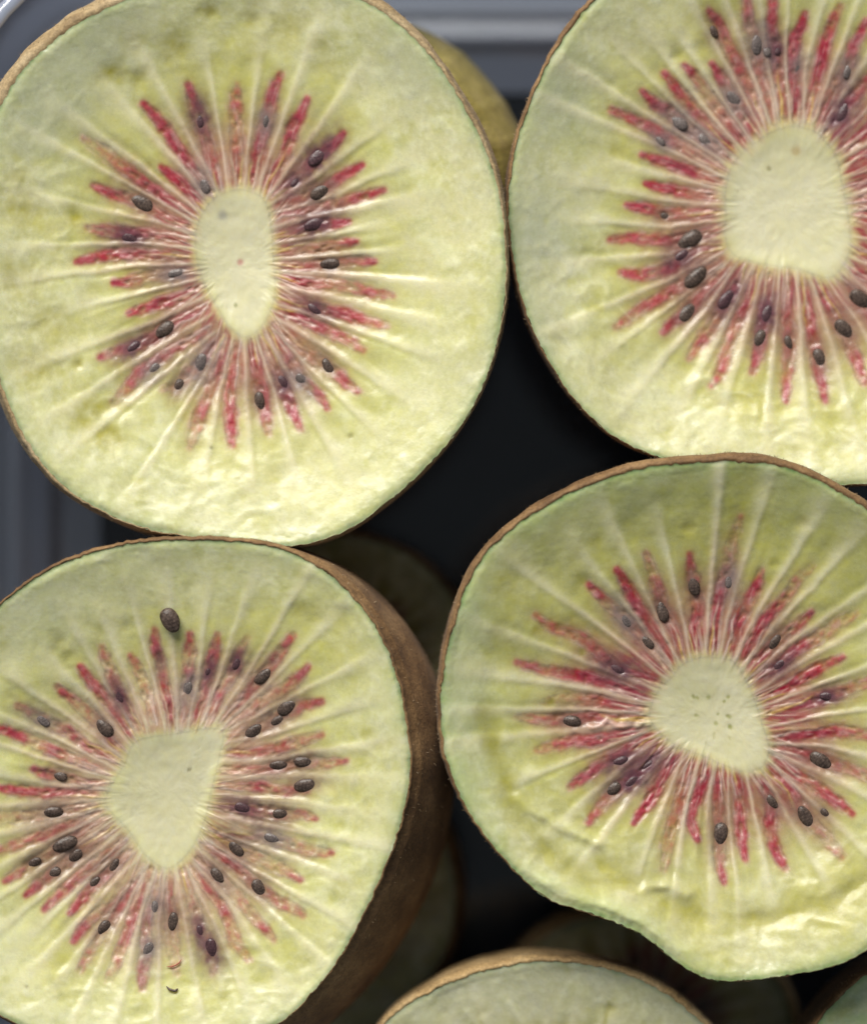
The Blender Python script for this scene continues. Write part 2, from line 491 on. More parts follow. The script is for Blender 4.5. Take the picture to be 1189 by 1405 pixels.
K2 = dict(
    outline=[(815, 0), (770, 55), (735, 120), (707, 200), (697, 280), (706, 370), (730, 450), (775, 530), (830, 590), (900, 626), (1000, 650), (1100, 665), (1170, 665), (1240, 655), (1330, 610), (1420, 530), (1470, 420), (1480, 300), (1450, 150), (1380, 40), (1280, -60), (1150, -110), (1000, -105), (890, -60)],
    core=[(1001, 290), (1001, 250), (1014, 215), (1048, 185), (1085, 168), (1122, 174), (1150, 205), (1162, 250), (1172, 310), (1170, 345), (1145, 376), (1100, 364), (1050, 357), (1012, 345), (1000, 320)],
    loc=[
        [(840, 147, .7), (868, 158, .8), (898, 170, .7), (920, 184, .8), (950, 200, .2), (996, 228, .3)],
        [(884, 121, .8), (900, 137, 1), (922, 146, .7), (946, 168, .2), (976, 190, .3), (1014, 214, .5)],
        [(914, 95, .8), (930, 114, .8), (945, 132, .5), (958, 148, .7), (980, 170, .3), (998, 188, 1), (1016, 206, .7)],
        [(942, 85, .9), (955, 96, .8), (975, 120, .1), (1002, 158, .5), (1026, 190, .9), (1036, 200, .5)],
        [(980, 81, .9), (992, 98, .9), (1004, 118, .3), (1014, 140, .1), (1036, 174, 1), (1046, 186, .6)],
        [(976, 10, .9), (990, 28, .8), (1002, 56, .5), (1018, 84, .7), (1034, 115, .4), (1054, 160, .5)],
        [(1025, -14, .6), (1031, 26, .6), (1042, 56, .1), (1044, 85, .6), (1056, 120, .3), (1067, 160, .5)],
        [(1064, -20, .8), (1061, 36, .8), (1070, 62, .4), (1072, 86, .6), (1078, 130, .5), (1080, 160, .4)],
        [(1108, 14, .8), (1104, 28, 1), (1094, 48, .9), (1092, 96, .8), (1099, 130, .9), (1099, 160, .7)],
        [(1154, 5, .7), (1145, 28, .7), (1137, 50, 1), (1129, 88, 1), (1120, 125, .3), (1115, 160, .4)],
        [(1192, 24, .9), (1176, 58, .9), (1166, 90, .3), (1152, 115, .2), (1143, 138, .8), (1128, 170, .4)],
        [(1230, 75, .8), (1185, 118, .6), (1163, 142, .8), (1150, 160, .8), (1136, 180, .8)],
        [(1300, 110, .8), (1210, 160, .8), (1181, 185, .8), (1156, 202, .4)],
        [(1310, 160, .8), (1240, 190, .8), (1187, 208, .8), (1162, 222, .4)],
        [(1320, 215, .8), (1235, 236, .8), (1180, 250, 1), (1166, 256, .5)],
        [(1330, 240, .8), (1240, 255, .8), (1186, 266, .9), (1170, 270, .5)],
        [(1330, 290, .8), (1240, 298, .8), (1188, 283, .8), (1172, 300, .3)],
        [(1330, 370, .8), (1240, 355, .8), (1186, 345, .6), (1176, 338, .5)],
        [(1320, 430, .8), (1240, 398, .8), (1185, 372, .8), (1170, 358, .4)],
        [(1240, 480, .8), (1205, 435, .8), (1187, 406, .4), (1160, 382, .5)],
        [(1190, 525, .7), (1180, 494, .8), (1166, 452, .2), (1139, 408, .9), (1130, 388, .5)],
        [(1135, 548, .9), (1131, 520, 1), (1126, 488, .6), (1118, 450, .8), (1114, 410, .8), (1110, 382, .4)],
        [(1081, 548, .8), (1083, 524, .9), (1086, 496, .3), (1088, 468, .6), (1084, 432, .6), (1088, 394, 1), (1088, 376, .4)],
        [(1036, 508, .7), (1041, 492, 1), (1048, 462, .7), (1052, 428, .8), (1058, 400, .5), (1060, 374, .3)],
        [(979, 527, .6), (993, 506, .7), (1000, 478, .3), (1014, 440, .5), (1030, 412, .8), (1040, 374, .5)],
        [(948, 490, .5), (962, 468, .7), (982, 446, .2), (1002, 410, .3), (1014, 392, .8), (1022, 366, .4)],
        [(912, 453, .8), (924, 442, 1), (948, 424, .7), (968, 402, .8), (998, 366, .4)],
        [(846, 447, .5), (870, 430, .5), (890, 416, .7), (926, 394, .7), (958, 376, .3), (990, 358, .3)],
        [(853, 371, .8), (880, 374, .8), (905, 370, .5), (924, 364, 1), (940, 350, .9), (962, 338, .9), (990, 334, .5)],
        [(838, 326, .8), (865, 322, .8), (890, 324, .6), (920, 326, .9), (950, 322, .6), (998, 306, .9)],
        [(862, 277, .9), (885, 281, 1), (916, 288, .4), (950, 288, .5), (994, 286, .9)],
        [(889, 247, .9), (908, 252, 1), (930, 256, .9), (956, 260, .3), (994, 264, .7)],
        [(883, 207, .8), (910, 216, .9), (932, 222, .9), (958, 232, .9), (975, 240, .3), (998, 244, .3)],
    ],
    seeds=[(906, 187, 24, 2), (934, 160, 32, 2), (972, 187, 26, 2), (1010, 128, 28, 2), (982, 36, 26, 0), (1041, 54, 32, 2), (1056, 62, 22, 2), (1070, 60, 20, 1), (1099, 84, 20, 2), (1169, 90, 28, 2), (1162, 148, 36, 1), (1187, 408, 40, 0), (1164, 450, 36, 0), (1129, 490, 32, 0), (1087, 468, 27, 0), (1046, 463, 29, 0), (1057, 428, 30, 1), (1001, 408, 34, 1), (946, 426, 38, 0), (958, 376, 40, 0), (938, 348, 30, 1), (950, 324, 40, 0), (914, 291, 22, 0)],
    olive=[(932, 70, 11, .9), (905, 92, 14, .5), (850, 204, 16, .6), (860, 230, 12, .4), (965, 60, 14, .5), (800, 520, 30, .2), (1045, 545, 24, .4), (1010, 545, 16, .4)],
    yellow=[(1050, 540, 50, .8), (1150, 590, 60, .5), (960, 30, 40, .5), (850, 110, 40, .4), (890, 200, 50, .35), (1050, 20, 60, .4)],
    folds=[],
)
K3 = dict(
    outline=[(0, 830), (60, 786), (130, 757), (200, 743), (290, 741), (370, 749), (430, 773), (480, 814), (520, 868), (545, 930), (558, 1000), (563, 1055), (551, 1125), (528, 1190), (500, 1252), (467, 1312), (428, 1362), (385, 1402), (300, 1436), (200, 1444), (100, 1432), (25, 1406), (-40, 1365), (-90, 1285), (-122, 1180), (-132, 1080), (-112, 980), (-68, 890)],
    core=[(184, 1021), (240, 1010), (299, 1004), (298, 1040), (288, 1082), (277, 1130), (258, 1170), (228, 1196), (198, 1180), (172, 1144), (142, 1110), (147, 1085), (166, 1054)],
    loc=[
        [(210, 866, .7), (210, 890, .8), (217, 912, .4), (220, 935, .6), (228, 968, .9), (234, 1003, .7)],
        [(176, 902, .5), (186, 920, .4), (196, 945, .2), (208, 990, .3)],
        [(136, 890, .4), (148, 922, .4), (160, 958, .4), (184, 1000, .5)],
        [(107, 917, .8), (114, 928, .7), (132, 950, .8), (148, 972, .5), (164, 992, .8), (182, 1020, .9)],
        [(75, 944, .8), (90, 958, .7), (112, 976, .2), (138, 1000, .3), (148, 1022, 1), (162, 1034, .7)],
        [(20, 970, .5), (40, 980, .5), (60, 994, .2), (90, 1006, .7), (116, 1028, .7), (158, 1048, .4)],
        [(-14, 1000, .8), (20, 1010, .9), (45, 1022, .3), (70, 1034, .8), (98, 1046, .5), (140, 1064, .4)],
        [(42, 1058, .9), (58, 1066, .8), (78, 1068, .2), (118, 1080, .8), (142, 1078, .3)],
        [(-4, 1084, .9), (25, 1088, .8), (55, 1092, .7), (84, 1089, 1), (124, 1094, .6), (138, 1094, .3)],
        [(-60, 1130, .5), (0, 1124, .2), (40, 1124, .1), (68, 1120, .3), (100, 1114, .5), (136, 1108, .2)],
        [(-20, 1175, .5), (24, 1160, .5), (56, 1150, .7), (88, 1136, .6), (128, 1120, .3)],
        [(4, 1212, .6), (22, 1200, .6), (42, 1188, .1), (84, 1163, .4), (104, 1148, .6), (140, 1126, .2)],
        [(32, 1232, .8), (50, 1218, .9), (68, 1202, .4), (98, 1180, .2), (148, 1144, .2)],
        [(58, 1252, .9), (70, 1240, .7), (98, 1213, .6), (140, 1180, .3), (164, 1160, .5)],
        [(92, 1258, .8), (110, 1236, .8), (124, 1218, .5), (138, 1208, .9), (152, 1194, .3), (172, 1174, .6)],
        [(97, 1296, .8), (108, 1278, .8), (130, 1258, .3), (158, 1248, .6), (186, 1204, .6)],
        [(108, 1334, .5), (118, 1312, .5), (138, 1278, .2), (160, 1250, .8), (188, 1200, .3)],
        [(147, 1348, .3), (158, 1320, .5), (168, 1294, .7), (182, 1250, .8), (192, 1222, .6), (202, 1198, .2)],
        [(193, 1360, .7), (194, 1338, .8), (198, 1312, .2), (197, 1266, .8), (206, 1242, .2), (214, 1204, .2)],
        [(240, 1338, .5), (236, 1312, .3), (232, 1272, .2), (228, 1235, .6), (230, 1206, .5)],
        [(292, 1338, .5), (288, 1310, .3), (272, 1282, .2), (262, 1242, .3), (248, 1200, .4)],
        [(340, 1320, .6), (322, 1298, .4), (304, 1252, .7), (286, 1230, .6), (262, 1198, .5)],
        [(374, 1292, .6), (360, 1276, .8), (344, 1260, .4), (312, 1222, .1), (268, 1184, .5)],
        [(416, 1258, .6), (395, 1246, .5), (376, 1238, .7), (354, 1224, .3), (316, 1190, .9), (276, 1164, .6)],
        [(410, 1210, .6), (392, 1200, .5), (372, 1190, .3), (322, 1172, .3), (280, 1148, .4)],
        [(454, 1174, .6), (425, 1170, .5), (400, 1164, .3), (370, 1154, .1), (330, 1156, .3), (300, 1150, .8), (278, 1136, .6)],
        [(432, 1126, .7), (416, 1120, .6), (384, 1122, .2), (356, 1118, .6), (332, 1114, .4), (286, 1108, .3)],
        [(420, 1088, .5), (394, 1090, .8), (372, 1088, .4), (354, 1082, .8), (320, 1084, .3), (292, 1080, .3)],
        [(474, 1046, .6), (448, 1050, .5), (416, 1050, .2), (390, 1056, .6), (340, 1060, .6), (302, 1060, .4)],
        [(440, 1010, .5), (410, 1020, .4), (382, 1030, .7), (340, 1038, .5), (312, 1036, .8), (300, 1036, .4)],
        [(440, 964, .8), (418, 970, .7), (385, 984, .2), (346, 1006, .2), (306, 1010, .4)],
        [(421, 917, .8), (408, 932, .7), (390, 944, .5), (362, 962, .3), (344, 976, .4), (304, 1002, .3)],
        [(402, 872, .7), (390, 888, .7), (374, 910, .7), (356, 930, .3), (336, 956, .7), (300, 998, .4)],
        [(336, 878, .5), (328, 892, .4), (322, 912, .6), (308, 940, .2), (297, 956, .8), (282, 998, .3)],
        [(296, 872, .6), (291, 898, .7), (285, 922, .5), (278, 954, .7), (264, 1000, .7)],
        [(258, 871, .8), (258, 890, .7), (257, 905, .3), (256, 922, .8), (254, 946, .3), (246, 1002, .4)],
    ],
    seeds=[(160, 958, 24, 1), (138, 1001, 34, 0), (54, 990, 26, 2), (76, 1068, 24, 0), (68, 1119, 32, 0), (84, 1163, 38, 0), (42, 1188, 24, 0), (98, 1180, 30, 0), (68, 1202, 27, 0), (152, 1193, 26, 0), (124, 1217, 22, 0), (138, 1279, 30, 0), (210, 1251, 22, 2), (200, 1310, 26, 2), (233, 1270, 32, 0), (288, 1308, 32, 1), (271, 1284, 22, 1), (296, 1206, 30, 0), (354, 1223, 32, 0), (320, 1170, 34, 0), (372, 1154, 28, 2), (384, 1121, 24, 0), (332, 1114, 32, 1), (418, 1081, 36, 0), (416, 1047, 30, 0), (380, 1054, 28, 0), (392, 973, 32, 0), (380, 991, 24, 0), (346, 1006, 32, 0), (358, 929, 30, 0), (323, 910, 24, 1), (284, 922, 20, 1), (254, 947, 24, 2), (216, 908, 14, 1)],
    olive=[(90, 905, 15, .6), (80, 880, 12, .6), (412, 838, 16, .8), (435, 846, 14, .6), (470, 850, 20, .4), (20, 950, 18, .4), (170, 860, 10, .5), (445, 1170, 12, .4), (500, 1010, 20, .3)],
    yellow=[(40, 920, 60, .4), (190, 850, 60, .4), (330, 860, 60, .5), (470, 900, 50, .5), (500, 1080, 60, .5), (430, 1290, 60, .4), (80, 1320, 50, .5), (250, 1360, 70, .3), (90, 1280, 24, .6), (76, 1318, 26, .6)],
    folds=[],
)
K4 = dict(
    outline=[(604, 985), (606, 935), (616, 880), (640, 803), (662, 764), (700, 726), (760, 687), (830, 656), (900, 639), (980, 633), (1050, 635), (1108, 652), (1158, 679), (1192, 700), (1260, 755), (1312, 845), (1332, 950), (1326, 1060), (1297, 1160), (1250, 1240), (1189, 1303), (1130, 1329), (1060, 1341), (1000, 1346), (962, 1340), (925, 1318), (890, 1289), (850, 1268), (800, 1250), (750, 1233), (705, 1194), (660, 1140), (630, 1090), (612, 1042)],
    core=[(926, 932), (942, 914), (970, 905), (1008, 910), (1028, 938), (1042, 970), (1052, 1002), (1060, 1030), (1050, 1056), (1022, 1062), (1000, 1055), (968, 1041), (935, 1028), (908, 1008), (895, 985), (905, 955)],
    loc=[
        [(888, 760, .6), (898, 785, .2), (906, 808, .6), (912, 838, .4), (930, 866, .6), (942, 906, .5)],
        [(848, 782, .8), (860, 800, .9), (876, 832, .9), (896, 858, .7), (914, 886, .7), (930, 920, .4)],
        [(810, 803, .8), (822, 816, .9), (842, 834, .2), (862, 852, .1), (880, 868, .6), (894, 886, .3), (920, 922, .3)],
        [(736, 846, .5), (758, 862, .6), (796, 874, .5), (820, 892, .6), (850, 922, .5), (884, 930, .8), (912, 942, 1)],
        [(710, 910, .7), (750, 924, .6), (804, 930, .9), (840, 942, 1), (880, 958, .9), (902, 962, .6)],
        [(745, 965, .1), (790, 962, .2), (830, 965, .9), (852, 972, 1), (875, 978, 1), (896, 980, .7)],
        [(710, 986, .4), (750, 990, .6), (786, 990, .5), (814, 985, .8), (850, 992, .5), (896, 990, .3)],
        [(738, 1032, .6), (765, 1024, .6), (790, 1018, .9), (815, 1020, .8), (848, 1013, 1), (890, 1002, 1)],
        [(782, 1084, .7), (808, 1066, .9), (828, 1052, .6), (850, 1040, .7), (884, 1018, 1), (904, 1008, .6)],
        [(808, 1132, .7), (828, 1108, .5), (846, 1088, .5), (872, 1070, .8), (894, 1050, .9), (914, 1018, .8)],
        [(872, 1133, .8), (894, 1104, .9), (910, 1074, .7), (924, 1048, 1), (934, 1030, .8)],
        [(912, 1196, .2), (922, 1150, .2), (936, 1100, .4), (944, 1075, .3), (954, 1038, .4)],
        [(960, 1156, .9), (948, 1128, .9), (962, 1094, .9), (972, 1070, .9), (976, 1048, .5)],
        [(996, 1214, .8), (992, 1200, .8), (990, 1175, .3), (992, 1145, .2), (990, 1110, .5), (988, 1078, .9), (992, 1056, .4)],
        [(1026, 1182, .9), (1023, 1164, 1), (1020, 1136, .8), (1019, 1100, .6), (1014, 1062, .7)],
        [(1082, 1196, .8), (1070, 1178, .9), (1062, 1148, .6), (1062, 1126, 1), (1064, 1104, .5), (1055, 1080, 1), (1042, 1062, .5)],
        [(1158, 1178, .4), (1135, 1150, .2), (1111, 1124, .1), (1091, 1088, .9), (1062, 1058, .6)],
        [(1174, 1120, .8), (1142, 1096, .8), (1116, 1078, .4), (1098, 1068, 1), (1075, 1048, .8), (1064, 1040, .4)],
        [(1215, 1075, .5), (1165, 1056, .4), (1131, 1046, .6), (1110, 1040, .8), (1078, 1032, .6), (1064, 1030, .4)],
        [(1220, 1018, .5), (1167, 1006, .5), (1141, 1008, .9), (1095, 1013, 1), (1060, 1018, .7)],
        [(1215, 930, .6), (1180, 945, .4), (1141, 958, .7), (1103, 970, .9), (1070, 978, .7), (1050, 986, .3)],
        [(1160, 904, .7), (1127, 920, .8), (1100, 936, .9), (1081, 948, 1), (1048, 962, .7)],
        [(1178, 842, .3), (1145, 865, .3), (1121, 880, .5), (1095, 896, 1), (1075, 914, .6), (1036, 940, .3)],
        [(1117, 842, .8), (1098, 860, .5), (1069, 882, .3), (1052, 900, .9), (1026, 930, .5)],
        [(1116, 778, .2), (1096, 800, .3), (1078, 826, .5), (1054, 852, 1), (1034, 888, .8), (1018, 916, .7)],
        [(1048, 784, .6), (1040, 808, .9), (1028, 834, .4), (1016, 856, 1), (1012, 880, .6), (1002, 906, .6)],
        [(1018, 710, .3), (1008, 742, .2), (1002, 780, .3), (992, 812, .9), (986, 850, 1), (982, 900, .8)],
        [(949, 762, .8), (951, 780, .7), (956, 806, .5), (962, 835, .6), (954, 862, 1), (960, 902, .8)],
    ],
    seeds=[(912, 839, 34, 0), (892, 884, 27, 0), (860, 852, 26, 2), (850, 923, 32, 1), (784, 993, 32, 0), (852, 1050, 28, 1), (842, 1087, 30, 0), (893, 1055, 26, 1), (992, 1150, 34, 0), (1065, 1104, 28, 0), (1111, 1125, 34, 0), (1131, 1048, 36, 0), (1141, 958, 24, 1), (1075, 916, 26, 1), (1069, 882, 30, 0), (1004, 797, 26, 2), (954, 804, 30, 0), (870, 1076, 30, 1), (1137, 1120, 18, 0)],
    olive=[(700, 800, 34, .5), (820, 745, 22, .4), (945, 725, 12, .7), (1102, 718, 13, .8), (690, 870, 22, .6), (700, 905, 26, .5), (1064, 776, 8, .6), (870, 740, 30, .3), (800, 800, 14, .5), (1150, 760, 30, .4), (1170, 1230, 24, .6), (960, 1250, 26, .5), (1040, 1262, 22, .4)],
    yellow=[(800, 790, 70, .5), (1000, 720, 90, .5), (1150, 800, 60, .6), (950, 760, 60, .5), (1140, 1240, 70, .8), (960, 1260, 70, .6), (740, 850, 50, .4), (840, 1200, 60, .4)],
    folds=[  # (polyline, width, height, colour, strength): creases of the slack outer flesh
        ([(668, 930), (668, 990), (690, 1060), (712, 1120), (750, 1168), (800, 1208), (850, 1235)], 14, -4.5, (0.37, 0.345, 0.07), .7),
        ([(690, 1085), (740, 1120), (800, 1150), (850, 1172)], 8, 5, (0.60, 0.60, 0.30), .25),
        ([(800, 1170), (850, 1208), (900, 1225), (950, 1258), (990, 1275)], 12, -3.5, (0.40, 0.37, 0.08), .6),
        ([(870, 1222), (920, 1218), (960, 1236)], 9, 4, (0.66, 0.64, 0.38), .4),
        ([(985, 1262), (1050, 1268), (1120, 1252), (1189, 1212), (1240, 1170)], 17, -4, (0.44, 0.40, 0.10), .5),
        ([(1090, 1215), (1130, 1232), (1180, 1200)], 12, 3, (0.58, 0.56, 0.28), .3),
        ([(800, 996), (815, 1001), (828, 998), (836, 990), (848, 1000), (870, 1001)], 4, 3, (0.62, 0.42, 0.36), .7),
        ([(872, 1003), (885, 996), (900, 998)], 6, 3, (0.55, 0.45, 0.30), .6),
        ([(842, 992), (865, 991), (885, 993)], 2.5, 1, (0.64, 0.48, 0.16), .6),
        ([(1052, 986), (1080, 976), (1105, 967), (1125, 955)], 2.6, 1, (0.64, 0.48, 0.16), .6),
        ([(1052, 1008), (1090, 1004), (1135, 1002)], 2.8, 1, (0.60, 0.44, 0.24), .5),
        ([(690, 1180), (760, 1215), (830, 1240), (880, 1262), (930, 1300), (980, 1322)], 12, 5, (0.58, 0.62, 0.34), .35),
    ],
)

K1['tissue'] = ((0.40, 0.245, 0.165), .86, .80)
K2['tissue'] = ((0.39, 0.235, 0.16), .88, .90)
K3['cell'] = ((0.56, 0.37, 0.26), .72)
K3['tissue'] = ((0.57, 0.43, 0.31), .56, .46)
K4['tissue'] = ((0.36, 0.205, 0.125), .88, 1.0)
SHEEN_GREY = (0.37, 0.39, 0.28)  # upper-left window sheen painted into the flesh colour of the zones below
K1['sheen_tissue_zones'] = [(60, 150, 90, SHEEN_GREY, .6), (140, 60, 80, SHEEN_GREY, .6), (560, 90, 60, SHEEN_GREY, .4), (430, 140, 22, (0.38, .36, .25), .5), (420, 330, 60, (0.42, .38, .22), .3)]
K2['sheen_tissue_zones'] = [(735, 320, 80, (0.39, .41, .31), .7), (770, 130, 70, (0.36, .39, .27), .6), (740, 440, 40, (0.45, .45, .34), .5), (850, 500, 70, (0.45, .44, .26), .4)]
K3['sheen_tissue_zones'] = [(60, 840, 60, (0.45, .47, .33), .4), (180, 768, 45, (0.48, .50, .30), .3)]
K4['sheen_tissue_zones'] = [(740, 740, 90, (0.33, .34, .13), .6), (870, 680, 80, (0.29, .31, .10), .65), (990, 670, 80, (0.28, .30, .09), .65), (1110, 690, 80, (0.31, .33, .11), .6), (1200, 760, 90, (0.33, .33, .11), .6),
               (650, 860, 50, (0.31, .36, .18), .6), (640, 980, 60, (0.38, .44, .25), .55), (650, 1080, 50, (0.48, .54, .29), .4), (1010, 740, 70, (0.38, .36, .09), .5), (900, 1180, 60, (0.42, .40, .24), .5), (1080, 1190, 60, (0.50, .47, .29), .5)]  # left-side sheen painted in; the olive along the top is glassy tissue
K4['crumple'] = (1.35, -.25, .97)
K1['crumple'] = (1.3, -.75, .5)
K3['crumple'] = (1.4, .6, .8)
K2['crumple'] = (1.6, -.2, .95)
_r = random.Random(4)
K1['pits'] = [(326, 355, 4.5, (0.50, .20, .16)), (320, 415, 2.6, (0.2, .2, .05)), (302, 290, 7, (0.33, .31, .26)), (480, 598, 4, (.3, .27, .08)), (288, 614, 2.5, (.15, .13, .05))]
K2['pits'] = [(1061, 225, 3.2, (.25, .22, .09)), (1098, 200, 7, (.45, .34, .16))]
K3['pits'] = [(256, 1060, 2.8, (.16, .13, .05)), (198, 1275, 3, (.3, .2, .1)), (35, 1356, 2.4, (.15, .13, .06))]
K4['pits'] = [(_r.uniform(945, 1012), _r.uniform(955, 1012), _r.uniform(1.8, 3.4), (.30, .30, .10)) for q in range(13)] + [(758, 966, 6, (.38, .34, .08)), (800, 897, 6, (.3, .25, .06)), (738, 868, 7, (.42, .36, .08))]

# softer, mostly out-of-frame faces
def ring_outline(cx, cy, rx, ry, seed, n=18, amp=.02):
    r = random.Random(seed)
    return [(cx + rx * (1 + r.uniform(-amp, amp)) * math.cos(2 * math.pi * k / n), cy + ry * (1 + r.uniform(-amp, amp)) * math.sin(2 * math.pi * k / n)) for k in range(n)]


def auto_loc(cx, cy, rin, rout, n, seed):
    r = random.Random(seed)
    out = []
    for k in range(n):
        a = 2 * math.pi * (k + r.uniform(-.2, .2)) / n
        ro = rout * r.uniform(.85, 1.1)
        pts = []
        for t in (0, .25, .5, .75, 1):
            rr = ro + (rin - ro) * t
            pts.append((cx + rr * math.cos(a), cy + rr * math.sin(a), r.uniform(.2, .95)))
        out.append(pts)
    return out


def simple(cx, cy, rx, ry, seed, outline=None, n=30):
    r = random.Random(seed + 5)
    loc = auto_loc(cx, cy, rx * .22, rx * .58, n, seed)
    seeds = []
    for L in loc[::2]:
        p = L[r.choice((1, 2))]
        seeds.append((p[0], p[1], r.uniform(24, 34), r.choice((0, 0, 1, 2))))
    return dict(outline=outline or ring_outline(cx, cy, rx, ry, seed), core=ring_outline(cx, cy, rx * .22, ry * .22, seed + 1, 12), loc=loc, seeds=seeds, olive=[], yellow=[], folds=[])


K5 = simple(752, 1590, 285, 275, 21, outline=[(530, 1402), (590, 1361), (650, 1336), (705, 1323), (760, 1319), (820, 1326), (880, 1345), (930, 1375), (975, 1415), (1010, 1470), (1030, 1540), (1032, 1620), (1010, 1700), (960, 1780), (880, 1840), (790, 1862), (690, 1855), (600, 1810), (530, 1740), (490, 1650), (478, 1560), (490, 1470)])
K5['olive'] = [(838, 1385, 8, .8), (610, 1390, 10, .4), (660, 1392, 9, .4), (560, 1415, 10, .4)]
K5['folds'] = [([(696, 1370), (706, 1388), (720, 1412)], 3, 1, (0.72, .70, .5), .6), ([(838, 1375), (832, 1395), (828, 1415)], 4, -1, (.40, .37, .10), .7), ([(770, 1360), (768, 1410)], 7, 1, (.66, .64, .42), .5), ([(640, 1385), (662, 1420)], 5, 1, (.66, .64, .45), .4), ([(890, 1388), (870, 1420)], 6, 1, (.66, .64, .42), .4)]
K6 = simple(1380, 1610, 310, 300, 33, outline=[(1085, 1470), (1118, 1408), (1152, 1368), (1190, 1336), (1250, 1308), (1330, 1296), (1420, 1300), (1510, 1330), (1600, 1400), (1660, 1500), (1670, 1620), (1640, 1740), (1560, 1840), (1450, 1890), (1330, 1890), (1210, 1850), (1120, 1770), (1075, 1670), (1065, 1560)])


# ------------------------------------------------------------------ cut face
def face_fields(k, X, Y, s, core_s, edge, kseed, hue):
    """height and colour of the flesh at photograph points. s: 0 at the core .. 1 at the skin;
    core_s: 0 centre .. 1 edge of the core (>1 outside); edge: pixels from the skin."""
    n = len(X)
    h = np.zeros(n)
    fine = fbm(X, Y, 9, kseed + 3, 3)
    mid = fbm(X, Y, 34, kseed + 5, 4)
    big = fbm(X, Y, 120, kseed + 7, 3)
    gran = fbm(X, Y, 4.2, kseed + 9, 2)
    pale = np.array(hue.get('pale', (0.63, 0.60, 0.345)))
    yel = np.array(hue.get('yel', (0.545, 0.54, 0.215)))
    grn = np.array(hue.get('grn', (0.39, 0.43, 0.23)))
    col = np.tile(pale, (n, 1))
    col = mix(col, (0.52, 0.515, 0.15), .40 * sstep(.05, .5, fbm(X, Y, 60, kseed + 17, 3)) * sstep(.25, .5, s))
    curd = fbm(X, Y, 17, kseed + 15, 3) * sstep(.55, .85, s)
    col = mix(col, yel, 0.38 + 0.75 * big + 0.55 * mid)
    col = mix(col, (0.57, 0.56, 0.345), .55 * sstep(.62, .95, s + .25 * big))
    # paler curds and darker wet patches
    col = mix(col, (0.70, 0.69, 0.46), sstep(0.10, 0.55, mid) * 0.62 * sstep(.3, .6, s))
    col = mix(col, (0.47, 0.44, 0.13), .34 * sstep(.0, .12, s) * (1 - sstep(.42, .70, s + .2 * mid)))
    col = mix(col, (0.40, 0.39, 0.11), sstep(0.18, 0.6, fbm(X, Y, 26, kseed + 21, 3)) * 0.45 * sstep(.35, .7, s))
    col = mix(col, (0.72, 0.71, 0.50), sstep(.2, .6, curd) * .5)
    gz = sstep(.45, .8, s)
    col = mix(col, (0.76, 0.75, 0.55), sstep(.10, .6, gran) * .40 * gz)
    col = mix(col, (0.42, 0.43, 0.17), sstep(.15, .65, -gran) * .28 * gz)
    h += 5.0 * big + 0.75 * mid * sstep(0.0, .5, s) + 0.15 * fine * (.5 + .8 * sstep(.55, .95, s)) + (.02 + .08 * gz) * gran + 1.8 * np.clip(curd - .25, 0, 1)
    for (x, y, r, a) in k['yellow']:
        d2 = ((X - x) ** 2 + (Y - y) ** 2) / (r * r)
        col = mix(col, (0.57, 0.53, 0.17), np.exp(-d2) * a * (0.8 + 0.6 * mid))
    for (x, y, r, c3, a) in k.get('sheen_tissue_zones', []):  # painted sheen and olive tissue tints blended into the flesh
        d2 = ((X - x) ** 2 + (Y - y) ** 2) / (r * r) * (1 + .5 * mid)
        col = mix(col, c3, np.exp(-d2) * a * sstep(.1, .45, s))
    for (x, y, r, a) in k['olive']:
        wob = 1 + 0.7 * fbm(X, Y, r * 0.9, kseed + 13, 2)
        d2 = ((X - x) ** 2 + (Y - y) ** 2) / (r * r) * wob
        g = np.exp(-d2 * 1.3)
        col = mix(col, (0.36, 0.32, 0.045), g * a * (0.75 + 0.5 * fine))
        h -= 3.2 * g * a
    # green zone under the skin
    ew = 30 * (1 + 0.5 * big)
    g = 1 - sstep(0, 1, edge / ew)
    col = mix(col, grn, g * (0.42 + 0.5 * mid))
    col = mix(col, grn * np.array([.62, .72, .62]), (1 - sstep(1, 8, edge)) * (0.7 + 0.6 * fine))
    # fibres along the radius
    cx, cy = k['c']
    th = np.arctan2(Y - cy, X - cx)
    rr = np.hypot(X - cx, Y - cy)
    stri = vn(th * 30 + 400, rr / 150.0, kseed + 31) + 0.35 * vn(th * 70 + 900, rr / 90.0, kseed + 32)
    zone = sstep(0.05, .3, s) * (1 - sstep(.36, .66, s + .2 * mid))
    col = mix(col, (0.70, 0.68, 0.45), np.clip(stri, 0, 1) * 0.26 * zone)
    col = mix(col, (0.46, 0.45, 0.16), np.clip(-stri, 0, 1) * 0.26 * zone)
    h += 0.55 * stri * zone

    order = sorted(range(len(k['loc'])), key=lambda i: math.atan2(np.mean([p[1] for p in k['loc'][i]]) - cy, np.mean([p[0] for p in k['loc'][i]]) - cx))
    locs = [k['loc'][i] for i in order]
    # tissue between the cells: tan and pink near the core, fading towards the tips
    ta = np.array([math.atan2(L[0][1] - cy, L[0][0] - cx) for L in locs])
    tr = np.array([math.hypot(L[0][1] - cy, L[0][0] - cx) for L in locs])
    o = np.argsort(ta)
    tip_r = np.interp(th, np.concatenate([ta[o] - 2 * np.pi, ta[o], ta[o] + 2 * np.pi]), np.tile(tr[o], 3))
    v = np.clip((core_s - 1) * k['core_r'] / np.maximum(tip_r - k['core_r'], 10), -1, 3)
    ol = sstep(.30, .70, v) * (1 - sstep(1.0, 1.55, v + .25 * mid))
    col = mix(col, (0.475, 0.455, 0.14), ol * .5)
    h -= 1.2 * ol
